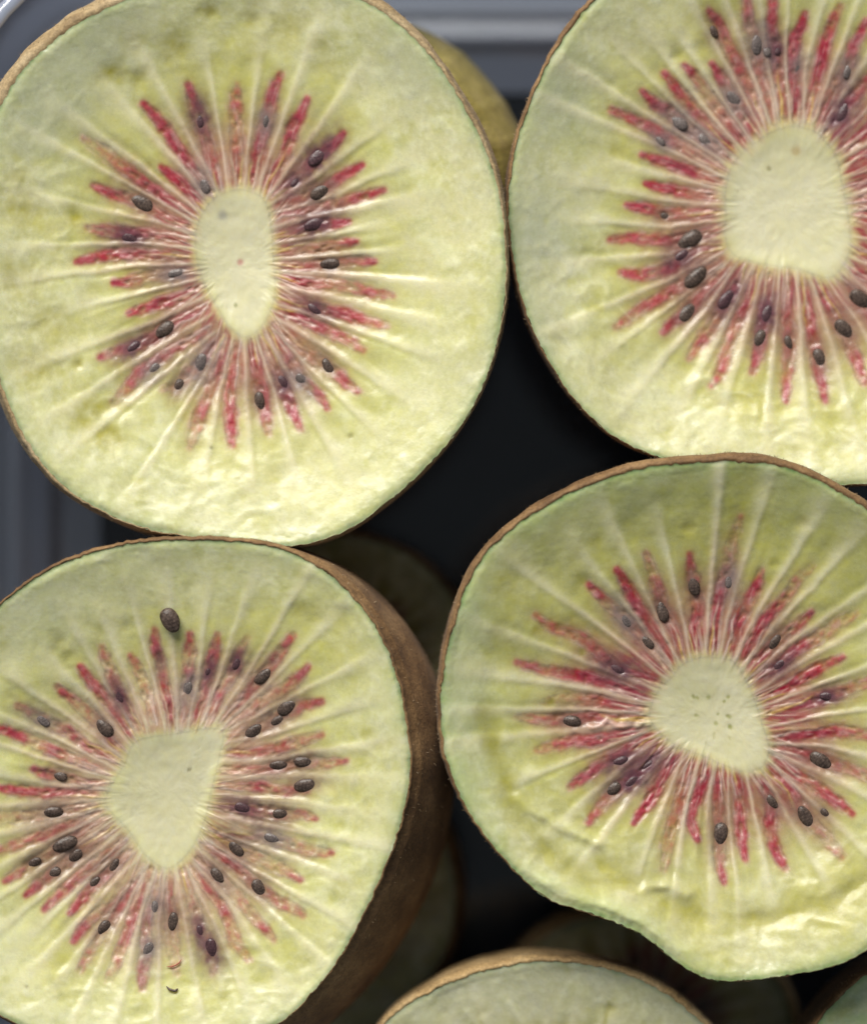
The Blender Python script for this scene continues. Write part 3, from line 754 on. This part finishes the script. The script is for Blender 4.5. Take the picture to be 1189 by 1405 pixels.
    tz = sstep(-.03, .09, v) * (1 - sstep(.22, .86, v + .12 * mid))
    pk = .55 * fbm(X, Y, 11, kseed + 23, 3) + .6 * vn(th * 26 + 60, rr / 26, kseed + 24) + .3 * vn(th * 60 + 160, rr / 13, kseed + 25)
    tcol, ta_, tred = k.get('tissue', ((0.40, 0.245, 0.145), .8, .6))
    col = mix(col, np.array(tcol), tz * ta_)
    col = mix(col, np.array([0.30, 0.024, 0.052]), tz * (.22 + .78 * sstep(-.28, .38, pk)) * (1 - sstep(.30, .74, v)) * tred)
    owner = np.full(n, -1)
    own_v = np.zeros(n)
    redmask = np.zeros(n)
    lr = random.Random(kseed)
    # locule wedges, pulp and threads
    for li, L in enumerate(locs):
        P = np.array(L, float)
        lo, hi = P[:, :2].min(0) - 46, P[:, :2].max(0) + 46
        ix = np.nonzero((X > lo[0]) & (X < hi[0]) & (Y > lo[1]) & (Y < hi[1]))[0]
        if len(ix) == 0:
            continue
        x, y = X[ix], Y[ix]
        d, u, sd, Ln = along(x, y, L)
        seg = np.concatenate([[0], np.cumsum(np.hypot(*(P[1:, :2] - P[:-1, :2]).T))])
        red = np.interp(u, seg / seg[-1], P[:, 2])
        wob = fbm(x, y, 11, kseed + 40 + li, 2)
        hw = np.interp(u, [0, .10, .24, .5, 1], [6.2, 9.0, 10.8, 10.8, 6.4]) * (1 + .28 * wob)
        # the whole translucent cell
        cell = np.exp(-(d / (hw * 1.75)) ** 2)
        tan = np.array(k.get('cell', ((0.37, 0.195, 0.125), 1))[0])
        col[ix] = mix(col[ix], tan, k.get('cell', (0, 1))[1] * cell * np.interp(u, [0, .2, .55, 1], [0.22, .5, .78, .45]))
        h[ix] -= cell * np.interp(u, [0, .2, .6, 1], [0.6, 2.4, 3.2, 1.2])
        # pulp sacs: long flecks running with the cell
        f1 = vn(u * Ln / 9.0, sd / 6.0 + 50 * li, kseed + 60 + li)
        f2 = vn(u * Ln / 5.0, sd / 3.0 + 90 * li, kseed + 160 + li)
        fl = 0.62 * f1 + 0.38 * f2
        core_m = 1 - sstep(.35, 1.25, d / hw)
        rm = core_m * np.clip(red * 1.42 + 0.65 * fl - 0.18 + 0.1 * wob, 0, 1)
        deep = np.interp(u, [0, .4, 1], [0.0, .45, .9])
        rc = np.array([0.38, 0.022, 0.062])[None, :] * (1 - deep[:, None]) + np.array([0.24, 0.010, 0.030])[None, :] * deep[:, None]
        rc = mix(rc, (0.58, 0.20, 0.225), np.clip(0.5 * f2 + 0.5 * f1 - .10, 0, .5) * (1 - .6 * deep))
        warm = np.clip(.9 - red, 0, .6)
        rc = mix(rc, (0.46, 0.17, 0.09), warm * 0.6)
        c = col[ix]
        a = (np.clip(rm, 0, .95) * np.interp(u, [0, .88, 1], [1, 1, .25]))[:, None]
        col[ix] = c * (1 - a) + rc * a
        wf = sstep(.30, .75, vn(u * Ln / 15.0, sd / 2.1 + 30 * li, kseed + 260 + li)) * (d < hw * 1.25)
        col[ix] = mix(col[ix], (0.68, 0.47, 0.42), wf * .36)
        h[ix] += core_m * (0.75 * f1 + 0.5 * f2) * np.clip(red + .3, 0, 1)
        # orange-brown and dark pits between sacs
        pit = core_m * sstep(.35, .75, -f1) * np.interp(u, [0, .3, 1], [.25, .75, .6])
        col[ix] = mix(col[ix], (0.27, 0.09, 0.04), pit * .5)
        h[ix] -= pit * 1.5
        # threads from the core
        for q in range(2):
            off = lr.uniform(-.85, .85)
            ext = lr.uniform(.2, .5)
            c3 = lr.choice([(0.64, 0.46, 0.40), (0.62, 0.44, 0.30), (0.60, 0.44, 0.13), (0.66, 0.50, 0.42)])
            lat = sd - off * hw * .95 - 1.1 * np.sin(u * Ln / 9.0 + q * 2 + li)
            tm = np.exp(-(lat / 1.5) ** 2) * sstep(1 - ext, 1 - ext + .12, u) * (d < hw * 1.6)
            col[ix] = mix(col[ix], c3, tm * .72)
            h[ix] += tm * 0.5
        inside = (core_m > .35) & (u > .0)
        val = core_m * (0.4 + red)
        take = ix[inside & (val > own_v[ix])]
        owner[take] = li
        own_v[ix] = np.maximum(own_v[ix], np.where(inside, val, 0))
        redmask[ix] = np.maximum(redmask[ix], rm)
    # white rays between neighbouring cells
    m = len(locs)
    for li in range(m):
        A, B = np.array(locs[li], float), np.array(locs[(li + 1) % m], float)

        def at(P, t):
            sg = np.concatenate([[0], np.cumsum(np.hypot(*(P[1:, :2] - P[:-1, :2]).T))])
            return np.array([np.interp(t * sg[-1], sg, P[:, 0]), np.interp(t * sg[-1], sg, P[:, 1])])
        if np.hypot(*(at(A, .3) - at(B, .3))) > 120:
            continue
        pin = (at(A, 1) + at(B, 1)) / 2
        p2 = (at(A, .5) + at(B, .5)) / 2
        pt = (at(A, 0) + at(B, 0)) / 2
        # both sides end differently: run the ray to the longer one and on into the flesh
        dirv = pt - p2
        dirv = dirv / max(np.hypot(*dirv), 1e-6)
        lenA = max(np.hypot(*(at(A, 0) - pin)), np.hypot(*(at(B, 0) - pin)))
        po = pin + (pt - pin) / max(np.hypot(*(pt - pin)), 1e-6) * lenA
        pe = po + (dirv * .5 + (pt - pin) / max(np.hypot(*(pt - pin)), 1e-6) * .5) * lenA * lr.uniform(.45, .95)
        inn = pin - (p2 - pin) * .16
        R = [tuple(inn), tuple(p2), tuple(po), tuple(pe)]
        P = np.array(R)
        lo, hi = P.min(0) - 50, P.max(0) + 50
        ix = np.nonzero((X > lo[0]) & (X < hi[0]) & (Y > lo[1]) & (Y < hi[1]))[0]
        if len(ix) == 0:
            continue
        side = lr.choice((-1, 1))
        x, y = X[ix], Y[ix]
        d, u, sd, Ln = along(x, y, R)
        # a ray wanders slightly and frays
        sd2 = np.abs(np.where(d > np.abs(sd) + 1e-6, np.sign(sd) * d, sd) + 1.6 * fbm(x, y, 26, kseed + 300 + li, 2))
        sg = np.interp(u, [0, .3, .62, 1], [2.2, 2.9, 5.8, 17.0]) * lr.uniform(.75, 1.3)
        sraw = np.where(np.abs(sd) > 1e-6, np.sign(sd), 1) * side
        sg = sg * np.where(sraw > 0, np.interp(u, [.3, .65, 1], [1, .45, .35]), np.interp(u, [.3, .65, 1], [1, 1.3, 1.5]))
        rm = np.exp(-(sd2 / sg) ** 2) * np.interp(u, [0, .05, .7, 1], [.45, .9, .92, 0]) * lr.uniform(.75, 1.0)
        pinkness = np.interp(u, [0, .12, .35, .6], [.15, .75, .5, 0])[:, None]
        rc = np.array([0.62, 0.43, 0.36])[None, :] * pinkness + np.array([0.70, 0.66, 0.45])[None, :] * (1 - pinkness)
        a = np.clip(rm, 0, 1)[:, None] * .92
        col[ix] = col[ix] * (1 - a) + rc * a
        h[ix] += rm * np.interp(u, [0, .3, .7, 1], [0.2, 1.4, 1.3, 0.0])
        owner[ix[(rm > .5)]] = -1
        # a shadowed flank does not need paint; the flesh beside the ray sinks
        h[ix] -= 0.6 * np.exp(-((sd2 - sg * 2.2) / (sg * 1.2)) ** 2) * np.interp(u, [0, .4, .8, 1], [.2, 1, .8, 0])
    # fine secondary spokes between the rays, close to the core
    sp = vn(th * 42 + 5 + .5 * mid, rr / 200, kseed + 610)
    sm_ = sstep(.28, .62, sp) * sstep(-.01, .06, v) * (1 - sstep(.25, .55, v + .15 * sp))
    col = mix(col, (0.62, 0.45, 0.36), sm_ * .62)
    h += sm_ * .5
    # seeds showing through
    for (x0, y0, size, typ) in k['seeds']:
        aa = math.atan2(y0 - cy, x0 - cx)
        du = (X - x0) * math.cos(aa) + (Y - y0) * math.sin(aa)
        dv = -(X - x0) * math.sin(aa) + (Y - y0) * math.cos(aa)
        d2 = (du / (size * .85)) ** 2 + (dv / (size * .52)) ** 2
        g = np.exp(-d2)
        tint = ((0.22, 0.11, 0.085), (0.115, 0.042, 0.058), (0.22, 0.165, 0.155))[typ]
        sm = np.exp(-((du / (size * 1.35)) ** 2 + (dv / (size * .62)) ** 2))
        col = mix(col, ((0.24, 0.14, 0.10), (0.17, 0.075, 0.09), (0.24, 0.17, 0.165))[typ], sm * (.30, .72, .62)[typ] * (.8 + .7 * fine))
        col = mix(col, tint, g * (.7, .92, .8)[typ] * (0.85 + .5 * fine))
        h -= g * (2.5, 0.5, 0.0)[typ]
    cr = k.get('crumple', (0, 0, 1))
    if cr[0]:
        wx, wy = X + 26 * fbm(X, Y, 70, kseed + 61, 2), Y + 26 * fbm(X, Y, 70, kseed + 62, 2)
        r1 = 1 - 2.2 * np.abs(fbm(wx, wy * 1.5, 52, kseed + 63, 2))
        r2 = 1 - 2.2 * np.abs(fbm(wx * 1.2, wy, 24, kseed + 64, 2))
        mk = sstep(.42, .62, s) * (1 - sstep(.90, 1.0, s)) * sstep(-.1, .75, ((X - cx) * cr[1] + (Y - cy) * cr[2]) / 240)
        rg = .7 * r1 + .3 * r2
        h += cr[0] * mk * (rg - .3)
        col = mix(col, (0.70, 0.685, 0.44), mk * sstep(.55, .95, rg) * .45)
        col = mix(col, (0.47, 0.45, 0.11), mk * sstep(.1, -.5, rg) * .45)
    for (pts, sg, hh, c3, a) in k['folds']:
        d, u, sd, Ln = along(X, Y, pts)
        wv = 1 + .45 * fbm(X, Y, 30, kseed + 77, 2)
        g = np.exp(-(d / (sg * wv)) ** 2) * sstep(0, .18, u) * (1 - sstep(.82, 1, u)) * (1 + .5 * mid if sg > 5 else 1)
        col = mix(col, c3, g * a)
        h += g * hh
        if sg < 5:
            owner[g > .4] = -1
    # yellowish collar round the core, then the core itself
    collar = np.exp(-((core_s - 1.04) / .11) ** 2) * sstep(-.25, .25, vn(th * 26 + 77, rr / 40, kseed + 90) + .12)
    col = mix(col, (0.60, 0.50, 0.22), collar * .6)
    cw = 1 - sstep(.74, 1.20, core_s + .05 * mid + .03 * vn(th * 14, rr * 0, kseed + 95))
    cc = np.tile(np.array([0.635, 0.60, 0.41]), (n, 1))
    cc = mix(cc, (0.57, 0.54, 0.30), np.clip(.3 + .9 * fbm(X, Y, 60, kseed + 97, 2), 0, .8) * .6)
    cc = mix(cc, (0.66, 0.62, 0.42), np.clip(mid, 0, 1) * .4)
    speck = .35 * sstep(.62, .8, vn(X / 5.5, Y / 5.5, kseed + 99)) * sstep(.25, .6, fbm(X, Y, 40, kseed + 98, 2))
    cc = mix(cc, (0.34, 0.32, 0.10), speck * .7)
    col = col * (1 - cw[:, None]) + cc * cw[:, None]
    for (x, y, r, c3) in k.get('pits', []):
        g = np.exp(-(((X - x) ** 2 + (Y - y) ** 2) / (r * r)) ** 1.5)
        col = mix(col, c3, g * .8)
        h -= g * 1.2
    h = h * (1 - .8 * cw) + cw * (0.4 * fine + 1.2 * mid + 2.0 - 10 * np.exp(-(rr / (1.1 * k['core_r'])) ** 2))
    h -= 1.0 * speck * cw
    return h, np.clip(col, 0.004, .9), owner, locs


SEED_MESH = {}


def seed_mesh(variant, mat_i):
    key = (variant, mat_i)
    if key in SEED_MESH:
        return SEED_MESH[key]
    r = random.Random(variant * 17 + 3)
    nu, nv = 22, 14
    V, F = [], []
    a1, a2 = r.uniform(.54, .66), r.uniform(.34, .42)
    sk = r.uniform(-.05, .05)
    for j in range(nv + 1):
        p = math.pi * j / nv
        xx = -math.cos(p)
        rad = math.sin(p) ** .85 * (1 - .10 * xx)    # a pip: blunt at one end, drawn out at the other
        for i in range(nu):
            t = 2 * math.pi * i / nu
            q = 1 + .015 * math.sin(3 * t + 4 * xx + variant) + .012 * math.sin(7 * xx + 2 * t)
            V.append((xx * .5, rad * a1 * .5 * math.cos(t) * q + sk * (1 - xx * xx) * .5, rad * a2 * .5 * math.sin(t) * q))
    for j in range(nv):
        for i in range(nu):
            F.append((j * nu + i, j * nu + (i + 1) % nu, (j + 1) * nu + (i + 1) % nu, (j + 1) * nu + i))
    me = make_mesh('seed', np.array(V), np.array(F)[:, ::-1], M_SEED[mat_i])
    SEED_MESH[key] = me
    return me


def build_kiwi(k, label, kseed, z0, tilt=(0, 0), nt=840, nr=190, nc=30, dish=42, depth=500, bulge=.04, lean=(0, 0), skin=None, hue=None, lip=7.0, lipdir=(0, 0), parts=True, edge_drop=2.0, fuzz=900):
    hue = hue or {}
    C = spline(k['core'])
    cx, cy = C.mean(0)
    k['c'] = (cx, cy)
    k['core_r'] = float(np.hypot(C[:, 0] - cx, C[:, 1] - cy).mean())
    th = np.linspace(0, 2 * np.pi, nt, endpoint=False)
    rc = radial(k['core'], (cx, cy), th)
    ro = radial(k['outline'], (cx, cy), th)
    ro_s = ro
    jt = .9 * vn(th * 60, th * 0 + kseed, kseed) + .7 * vn(th * 150, th * 0 + 3, kseed + 1)
    ro = ro + jt
    sc = np.linspace(0, 1, nc, endpoint=False)[1:]
    sf = np.linspace(0, 1, nr + 1)
    sf = np.concatenate([sf, []])
    R = [rc * t for t in sc] + [rc + (ro_s - rc) * t + jt * t ** 24 for t in sf]
    R = np.array(R)
    nring = len(R)
    X = (cx + R * np.cos(th)[None, :]).ravel()
    Y = (cy + R * np.sin(th)[None, :]).ravel()
    s = np.concatenate([np.zeros(len(sc)), sf])[:, None].repeat(nt, 1).ravel()
    cs = (R / rc[None, :]).ravel()
    cs = np.where(s > 0, 1 + (R - rc[None, :]).ravel() / rc.mean(), cs)
    edge = ((ro_s - rc)[None, :] * (1 - s.reshape(-1, nt))).ravel()
    edge = np.where(s > 0, edge, (ro_s[None, :] - R).ravel())
    X = np.concatenate([[cx], X])
    Y = np.concatenate([[cy], Y])
    s = np.concatenate([[0], s])
    cs = np.concatenate([[0], cs])
    edge = np.concatenate([[ro.mean()], edge])
    h, col, owner, locs = face_fields(k, X, Y, s, cs, edge, kseed, hue)
    def soften(q, n, keep):
        g = q[1:].reshape(nring, nt, -1)
        b = g
        for _ in range(n):
            b = (np.roll(b, 1, 1) + np.roll(b, -1, 1) + 2 * b) / 4
            up = np.concatenate([b[:1], b[:-1]])
            dn = np.concatenate([b[1:], b[-1:]])
            b = (up + dn + 2 * b) / 4
        out = q.copy()
        out[1:] = (g * keep + b * (1 - keep)).reshape(out[1:].shape)
        return out
    keepc = col[:1 + nt * len(sc)].copy()
    keeph = h[:1 + nt * len(sc)].copy()
    col = soften(col, 3, .42)
    h = soften(h, 3, .30)
    bl_ = sstep(.6, 1, cs[:len(keeph)])
    col[:len(keepc)] = keepc * (1 - bl_[:, None]) + col[:len(keepc)] * bl_[:, None]
    h[:len(keeph)] = keeph * (1 - bl_) + h[:len(keeph)] * bl_
    rn = np.concatenate([[0], (R / ro_s[None, :]).ravel()])
    h = h * sstep(0, 14, edge) - dish * (1 - rn ** 2.2) - edge_drop * np.exp(-(edge / 5.0) ** 2) + (.3 * vn(X / 6, Y / 6, kseed + 2)) * (edge < 14)
    plane = z0 + tilt[0] * (X - cx) + tilt[1] * (Y - cy)
    pf = (D - plane) / D                      # true place of a point that is nearer or farther
    XX, YY = CX + (X - CX) * pf, CY + (Y - CY) * pf
    Z = plane + h
    base = W(np.array([cx]), np.array([cy]), np.array([max(z0 - depth, FLOOR)]))[0]
    V = W(XX, YY, Z) - base
    root = bpy.data.objects.new('kiwi_half', None)
    SC.collection.objects.link(root)
    root.location = base
    tag(root, label, 'kiwi half', 'cut kiwi halves in the container')
    # faces
    i = np.arange(nt)
    j = (i + 1) % nt
    rows = np.arange(nring - 1)[:, None] * nt + 1
    F = np.stack([rows + i, rows + nt + i, rows + nt + j, rows + j], -1).reshape(-1, 4)
    fr = np.repeat(np.arange(nring - 1), nt)
    # vertex normals of the whole face, kept on every piece so that no seam shows
    P = V[1:].reshape(nring, nt, 3)
    dr = np.gradient(P, axis=0)
    dt = np.roll(P, -1, 1) - np.roll(P, 1, 1)
    N = np.cross(dt, dr)
    N /= np.maximum(np.linalg.norm(N, axis=-1, keepdims=True), 1e-20)
    if N[..., 2].mean() < 0:
        N = -N
    N = np.concatenate([[[0, 0, 1]], N.reshape(-1, 3)])
    flip = np.cross(V[F[100, 1]] - V[F[100, 0]], V[F[100, 2]] - V[F[100, 0]])[2] < 0
    if flip:
        F = F[:, ::-1]
    nco = len(sc)
    is_core = fr < nco
    fo = owner[F].min(axis=1)
    fo = np.where((owner[F] == fo[:, None]).all(1), fo, -1)
    if not parts:
        fo[:] = -1
    fo[is_core] = -1
    # core, closed by a fan at its middle
    v, f, (c_, n_) = subset(V, F, is_core, [col, N])
    link('core', make_mesh('core', v, f, M_CORE, True, c_, n_), root)
    cen = np.stack([np.zeros(nt, int), 1 + i, 1 + j], -1)
    if np.cross(V[cen[0, 1]] - V[0], V[cen[0, 2]] - V[0])[2] < 0:
        cen = cen[:, ::-1]
    co = root.children[0] if root.children else None
    v2, f2, (c2, n2) = subset(V, cen, np.ones(nt, bool), [col, N])
    # join the fan to the core mesh as triangles with a doubled corner is avoided: build one mesh of tris
    tri = np.concatenate([np.concatenate([F[is_core][:, [0, 1, 2]], F[is_core][:, [0, 2, 3]]]), cen])
    idx, inv = np.unique(tri, return_inverse=True)
    old = co.data
    co.data = make_mesh('core', V[idx], inv.reshape(tri.shape), M_CORE, True, col[idx], N[idx])
    bpy.data.meshes.remove(old)
    # flesh and pulp
    v, f, (c_, n_) = subset(V, F, (~is_core) & (fo < 0), [col, N])
    link('flesh', make_mesh('flesh', v, f, M_FLESH, True, c_, n_), root)
    for li in range(len(locs)):
        kp = fo == li
        if kp.sum() < 60:
            if kp.any():
                v, f, (c_, n_) = subset(V, F, kp, [col, N])
                link('flesh_sliver', make_mesh('flesh_sliver', v, f, M_FLESH, True, c_, n_), root)
            continue
        v, f, (c_, n_) = subset(V, F, kp, [col, N])
        link('pulp_streak', make_mesh('pulp_streak', v, f, M_PULP, True, c_, n_), root)
    # seeds
    sr = random.Random(kseed + 1)
    for q, (x, y, size, typ) in enumerate(k['seeds']):
        ii = int(np.argmin((X - x) ** 2 + (Y - y) ** 2))
        o = link('seed', seed_mesh(q % 5, typ), root)
        a = math.atan2(-(y - cy), x - cx) + sr.uniform(-.25, .25) + (math.pi if sr.random() < .3 else 0)
        sink = (-1.4, -2.2, -2.0)[typ]
        o.location = Vector(V[ii]) + Vector((0, 0, sink * S))
        sz = size * S * sr.uniform(.82, 1.0)
        o.scale = (sz, sz * (.94, .88, .9)[typ], sz * (1.0, .8, .8)[typ])
        o.rotation_euler = (sr.uniform(-.25, .25), sr.uniform(-.15, .15), a)
    # skin: rolls out over the edge, swells, then closes at the bottom
    prof = [(0.0, -lip * .9, 0.0), (0.25, lip * .15, -1.0), (.7, lip * .55, -3.0), (1.0, lip * .8, -9.0)]
    nring2 = 46
    ntk = 360
    thk = np.linspace(0, 2 * np.pi, ntk, endpoint=False)
    rok = radial(k['outline'], (cx, cy), thk)
    okx = cx + rok * np.cos(thk)
    oky = cy + rok * np.sin(thk)
    ex, ey = okx.mean(), oky.mean()
    dx, dy = okx - ex, oky - ey
    mean_r = np.hypot(dx, dy).mean()
    ang = np.arctan2(dy, dx)
    r0 = np.hypot(dx, dy)
    # smoothed shape taken on lower down
    f1 = np.fft.rfft(r0)
    f1[4:] = 0
    r1 = np.fft.irfft(f1, ntk)
    lip = lip * (1 + .22 * vn(thk * 5, thk * 0 + 2, kseed + 410) + .14 * vn(thk * 16, thk * 0 + 4, kseed + 411)) * np.clip(1 + lipdir[0] * np.cos(ang) + lipdir[1] * np.sin(ang), .05, 3)
    rings = []
    for (q, out, dz) in [(0, -lip * .35, -5.0), (0, lip * .05, -.6), (0, lip * .45, -1.5), (0, lip * .75, -6.0), (0, lip * .95, -13.0)]:
        jit = 1.2 * vn(thk * 45, thk * 0 + 5, kseed + 400) + .9 * vn(thk * 110, thk * 0 + 9, kseed + 401)
        rings.append((r0 + out + jit, dz, 0.0))
    for q in range(1, nring2):
        t = q / (nring2 - 1)
        u = 1 - (1 - t) ** 1.7 if t > .0 else 0
        dep = 13 + (depth - 13) * math.sin(t * math.pi / 2) ** 1.0 * (t ** .35 if t < 1 else 1)
        tt = dep / depth
        bl = sstep(0, .45, np.array(tt))
        prof_s = (1 + bulge * math.sin(min(tt / .62, 1) * math.pi)) * (max(1 - tt ** 2.6, 0)) ** (1 / 2.2)
        rr = (r0 * (1 - bl) + r1 * bl) * prof_s + lip * .95 * (1 - tt)
        rings.append((rr, -dep, dep))
    SV = []
    for (rr, dz, dep) in rings:
        x = ex + rr * np.cos(ang) + lean[0] * dep / 100 * math.exp(-dep / 700)
        y = ey + rr * np.sin(ang) + lean[1] * dep / 100 * math.exp(-dep / 700)
        pl = z0 + tilt[0] * (x - cx) + tilt[1] * (y - cy)
        p = (D - (z0 + tilt[0] * (ex - cx) + tilt[1] * (ey - cy))) / D
        SV.append(W(CX + (x - CX) * p, CY + (y - CY) * p, np.maximum(pl * (1 - dep / depth) + z0 * dep / depth + dz, FLOOR + 1)) - base)
    SV = np.array(SV)
    nn = len(SV)
    wob = np.array([fbm(ang * 60 + 7 * q, np.full(ntk, q * 6.0), 22, kseed + 500, 3) for q in range(nn)])
    ampl = np.array([0.0 if q < 5 else min(1, (q - 4) / 6) for q in range(nn)])[:, None] * 2.2 * S
    SV[..., 0] += wob * ampl * np.cos(ang)[None, :]
    SV[..., 1] -= wob * ampl * np.sin(ang)[None, :]
    ii = np.arange(ntk)
    jj = (ii + 1) % ntk
    rows = np.arange(nn - 1)[:, None] * ntk
    SF = np.stack([rows + ii, rows + jj, rows + ntk + jj, rows + ntk + ii], -1).reshape(-1, 4)
    link('skin', make_mesh('skin', SV.reshape(-1, 3), SF, skin or M_SKIN, True), root)
    if fuzz:
        fr_ = random.Random(kseed + 9)
        FV, FF = [], []
        top = [q for q in range(3, nn - 1) if -rings[q][1] < 170]
        for q in range(fuzz):
            a = fr_.randrange(ntk)
            lv = fr_.choice(top) if fr_.random() < .6 else fr_.choice(top[:3])
            p0 = Vector(SV[lv, a]).lerp(Vector(SV[lv + 1, a]), fr_.random())
            out = Vector((math.cos(ang[a]), -math.sin(ang[a]), 0))
            tg = Vector((-out.y, out.x, 0))
            d = (out * fr_.uniform(.4, 1) + tg * fr_.uniform(-.8, .8) + Vector((0, 0, fr_.uniform(-.2, .8)))).normalized()
            ln = fr_.uniform(1.5, 4.2) * S
            wd = fr_.uniform(.25, .45) * S
            sd_ = d.cross(Vector((fr_.uniform(-1, 1), fr_.uniform(-1, 1), 1))).normalized() * wd
            mid_ = p0 + d * ln * .55 + tg * fr_.uniform(-.12, .12) * ln
            tip_ = p0 + d * ln + tg * fr_.uniform(-.25, .25) * ln
            b0 = len(FV)
            FV += [p0 - sd_ - d * S, p0 + sd_ - d * S, mid_ + sd_ * .7, mid_ - sd_ * .7, tip_ + sd_ * .25, tip_ - sd_ * .25]
            FF += [(b0, b0 + 1, b0 + 2, b0 + 3), (b0 + 3, b0 + 2, b0 + 4, b0 + 5)]
        fz = link('fuzz', make_mesh('fuzz', np.array([tuple(v_) for v_ in FV]), np.array(FF), M_FUZZ), root)
        fz['kind'] = 'stuff'
    return root, (X, Y, V + base)


r1, f1_ = build_kiwi(K1, 'large kiwi half with a tall narrow pale core, in the container corner', 101, 0, dish=62, depth=505, bulge=.04, lean=(-6, -6), lip=7, lipdir=(-.6, -.7), skin=M_SKIN_MID)
r2, f2_ = build_kiwi(K2, 'kiwi half with the widest squarish core, cut off by the top right edge', 202, -22, dish=66, depth=490, bulge=.012, lean=(4, 0), lip=4, lipdir=(-.2, -.7))
r3, f3_ = build_kiwi(K3, 'kiwi half with a triangular core and many exposed dark seeds, lower left', 303, 14, dish=54, depth=520, bulge=.05, lean=(38, 24), lip=3.4, lipdir=(.3, -.6),
                     hue=dict(pale=(0.75, 0.73, 0.43), yel=(0.69, 0.685, 0.26)))
r4, f4_ = build_kiwi(K4, 'kiwi half with a dented wavy lower edge and creased outer flesh', 404, 22, dish=64, depth=530, bulge=.0, lean=(0, -6), lip=4.6, lipdir=(-.1, -.95),
                     hue=dict(pale=(0.60, 0.58, 0.32), yel=(0.52, 0.50, 0.16), grn=(0.37, 0.46, 0.21)))
r5, f5_ = build_kiwi(K5, 'greyish kiwi half with thick tan skin rim peeking in at the bottom middle', 505, -60, dish=30, depth=450, bulge=.0, lean=(0, -1), lip=6.5, lipdir=(0, -.25), skin=M_SKIN_TAN, nt=600, nr=110, nc=16,
                     hue=dict(pale=(0.58, 0.56, 0.39), yel=(0.55, 0.52, 0.29), grn=(0.48, 0.48, 0.33)))
r6, f6_ = build_kiwi(K6, 'green fleshed kiwi half of which only a corner shows, bottom right', 606, -50, dish=30, depth=460, bulge=.02, lean=(0, 0), lip=6, nt=600, nr=110, nc=16,
                     hue=dict(pale=(0.40, 0.50, 0.27), yel=(0.38, 0.45, 0.18), grn=(0.30, 0.42, 0.18)))
# the layer beneath
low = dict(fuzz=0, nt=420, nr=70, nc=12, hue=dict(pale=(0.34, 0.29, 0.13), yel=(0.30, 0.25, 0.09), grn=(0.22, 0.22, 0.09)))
K8 = simple(470, 905, 172, 168, 51)
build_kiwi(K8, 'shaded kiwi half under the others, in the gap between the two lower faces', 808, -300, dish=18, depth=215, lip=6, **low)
K9 = simple(420, 1222, 205, 215, 61)
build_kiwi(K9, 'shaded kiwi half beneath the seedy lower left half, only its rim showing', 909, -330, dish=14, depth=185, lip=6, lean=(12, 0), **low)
K10 = simple(880, 1420, 210, 170, 71)
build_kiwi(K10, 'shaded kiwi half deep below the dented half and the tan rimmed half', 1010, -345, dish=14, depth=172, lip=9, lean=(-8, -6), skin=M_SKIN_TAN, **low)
K7 = simple(478, 256, 190, 188, 81)
build_kiwi(K7, 'olive skinned kiwi half tucked behind the large half in the corner', 707, -120, dish=16, depth=395, lip=10, lean=(9, -4), skin=M_SKIN_OLIVE, bulge=.27, **low)


# ------------------------------------------------------------------ small loose things
def on_face(fc, x, y):
    return Vector(fc[2][int(np.argmin((fc[0] - x) ** 2 + (fc[1] - y) ** 2))])


o = link('loose_seed', seed_mesh(2, 0).copy())
o.location = on_face(f3_, 232, 852) + Vector((0, 0, 5 * S))
o.scale = (36 * S, 40 * S, 44 * S)
o.rotation_euler = (0, 0, math.radians(-62))
tag(o, 'loose dark brown seed lying on pale flesh above the triangular core', 'seed')


def fibre(name, fc, pts, rad, mat, label):
    cu = [on_face(fc, x, y) + Vector((0, 0, (2.2 + lift) * S)) for x, y, lift in pts]
    V, F = [], []
    m = 8
    for q, p in enumerate(cu):
        d = (cu[min(q + 1, len(cu) - 1)] - cu[max(q - 1, 0)]).normalized()
        a = d.cross(Vector((0, 0, 1))).normalized()
        b = a.cross(d)
        rr = rad * (0.35 if q in (0, len(cu) - 1) else 1)
        for i in range(m):
            t = 2 * math.pi * i / m
            V.append(tuple(p + (a * math.cos(t) + b * math.sin(t)) * rr * S))
    for q in range(len(cu) - 1):
        for i in range(m):
            F.append((q * m + i, q * m + (i + 1) % m, (q + 1) * m + (i + 1) % m, (q + 1) * m + i))
    o = link(name, make_mesh(name, np.array(V), np.array(F), mat))
    tag(o, label, 'fibre')


M_FIBRE, _nt, _p, _tc = new_mat('red_brown_fibre')
_p.inputs['Base Color'].default_value = (0.36, 0.09, 0.05, 1)
fibre('fibre', f3_, [(227, 1357, 0), (230, 1360, 1), (234, 1362, 1.5), (238, 1362, 1.5), (241, 1361, 1), (243, 1359, 0)], 1.7, M_SEED[0], 'short curled dark brown fibre on the pale flesh below the triangular core')
fibre('fibre', f3_, [(227, 1331, 0), (233, 1330, 1), (239, 1328, 1.5), (244, 1325, 1), (247, 1321, 0)], 1.0, M_FIBRE, 'thin reddish bent fibre just above the dark curled one')
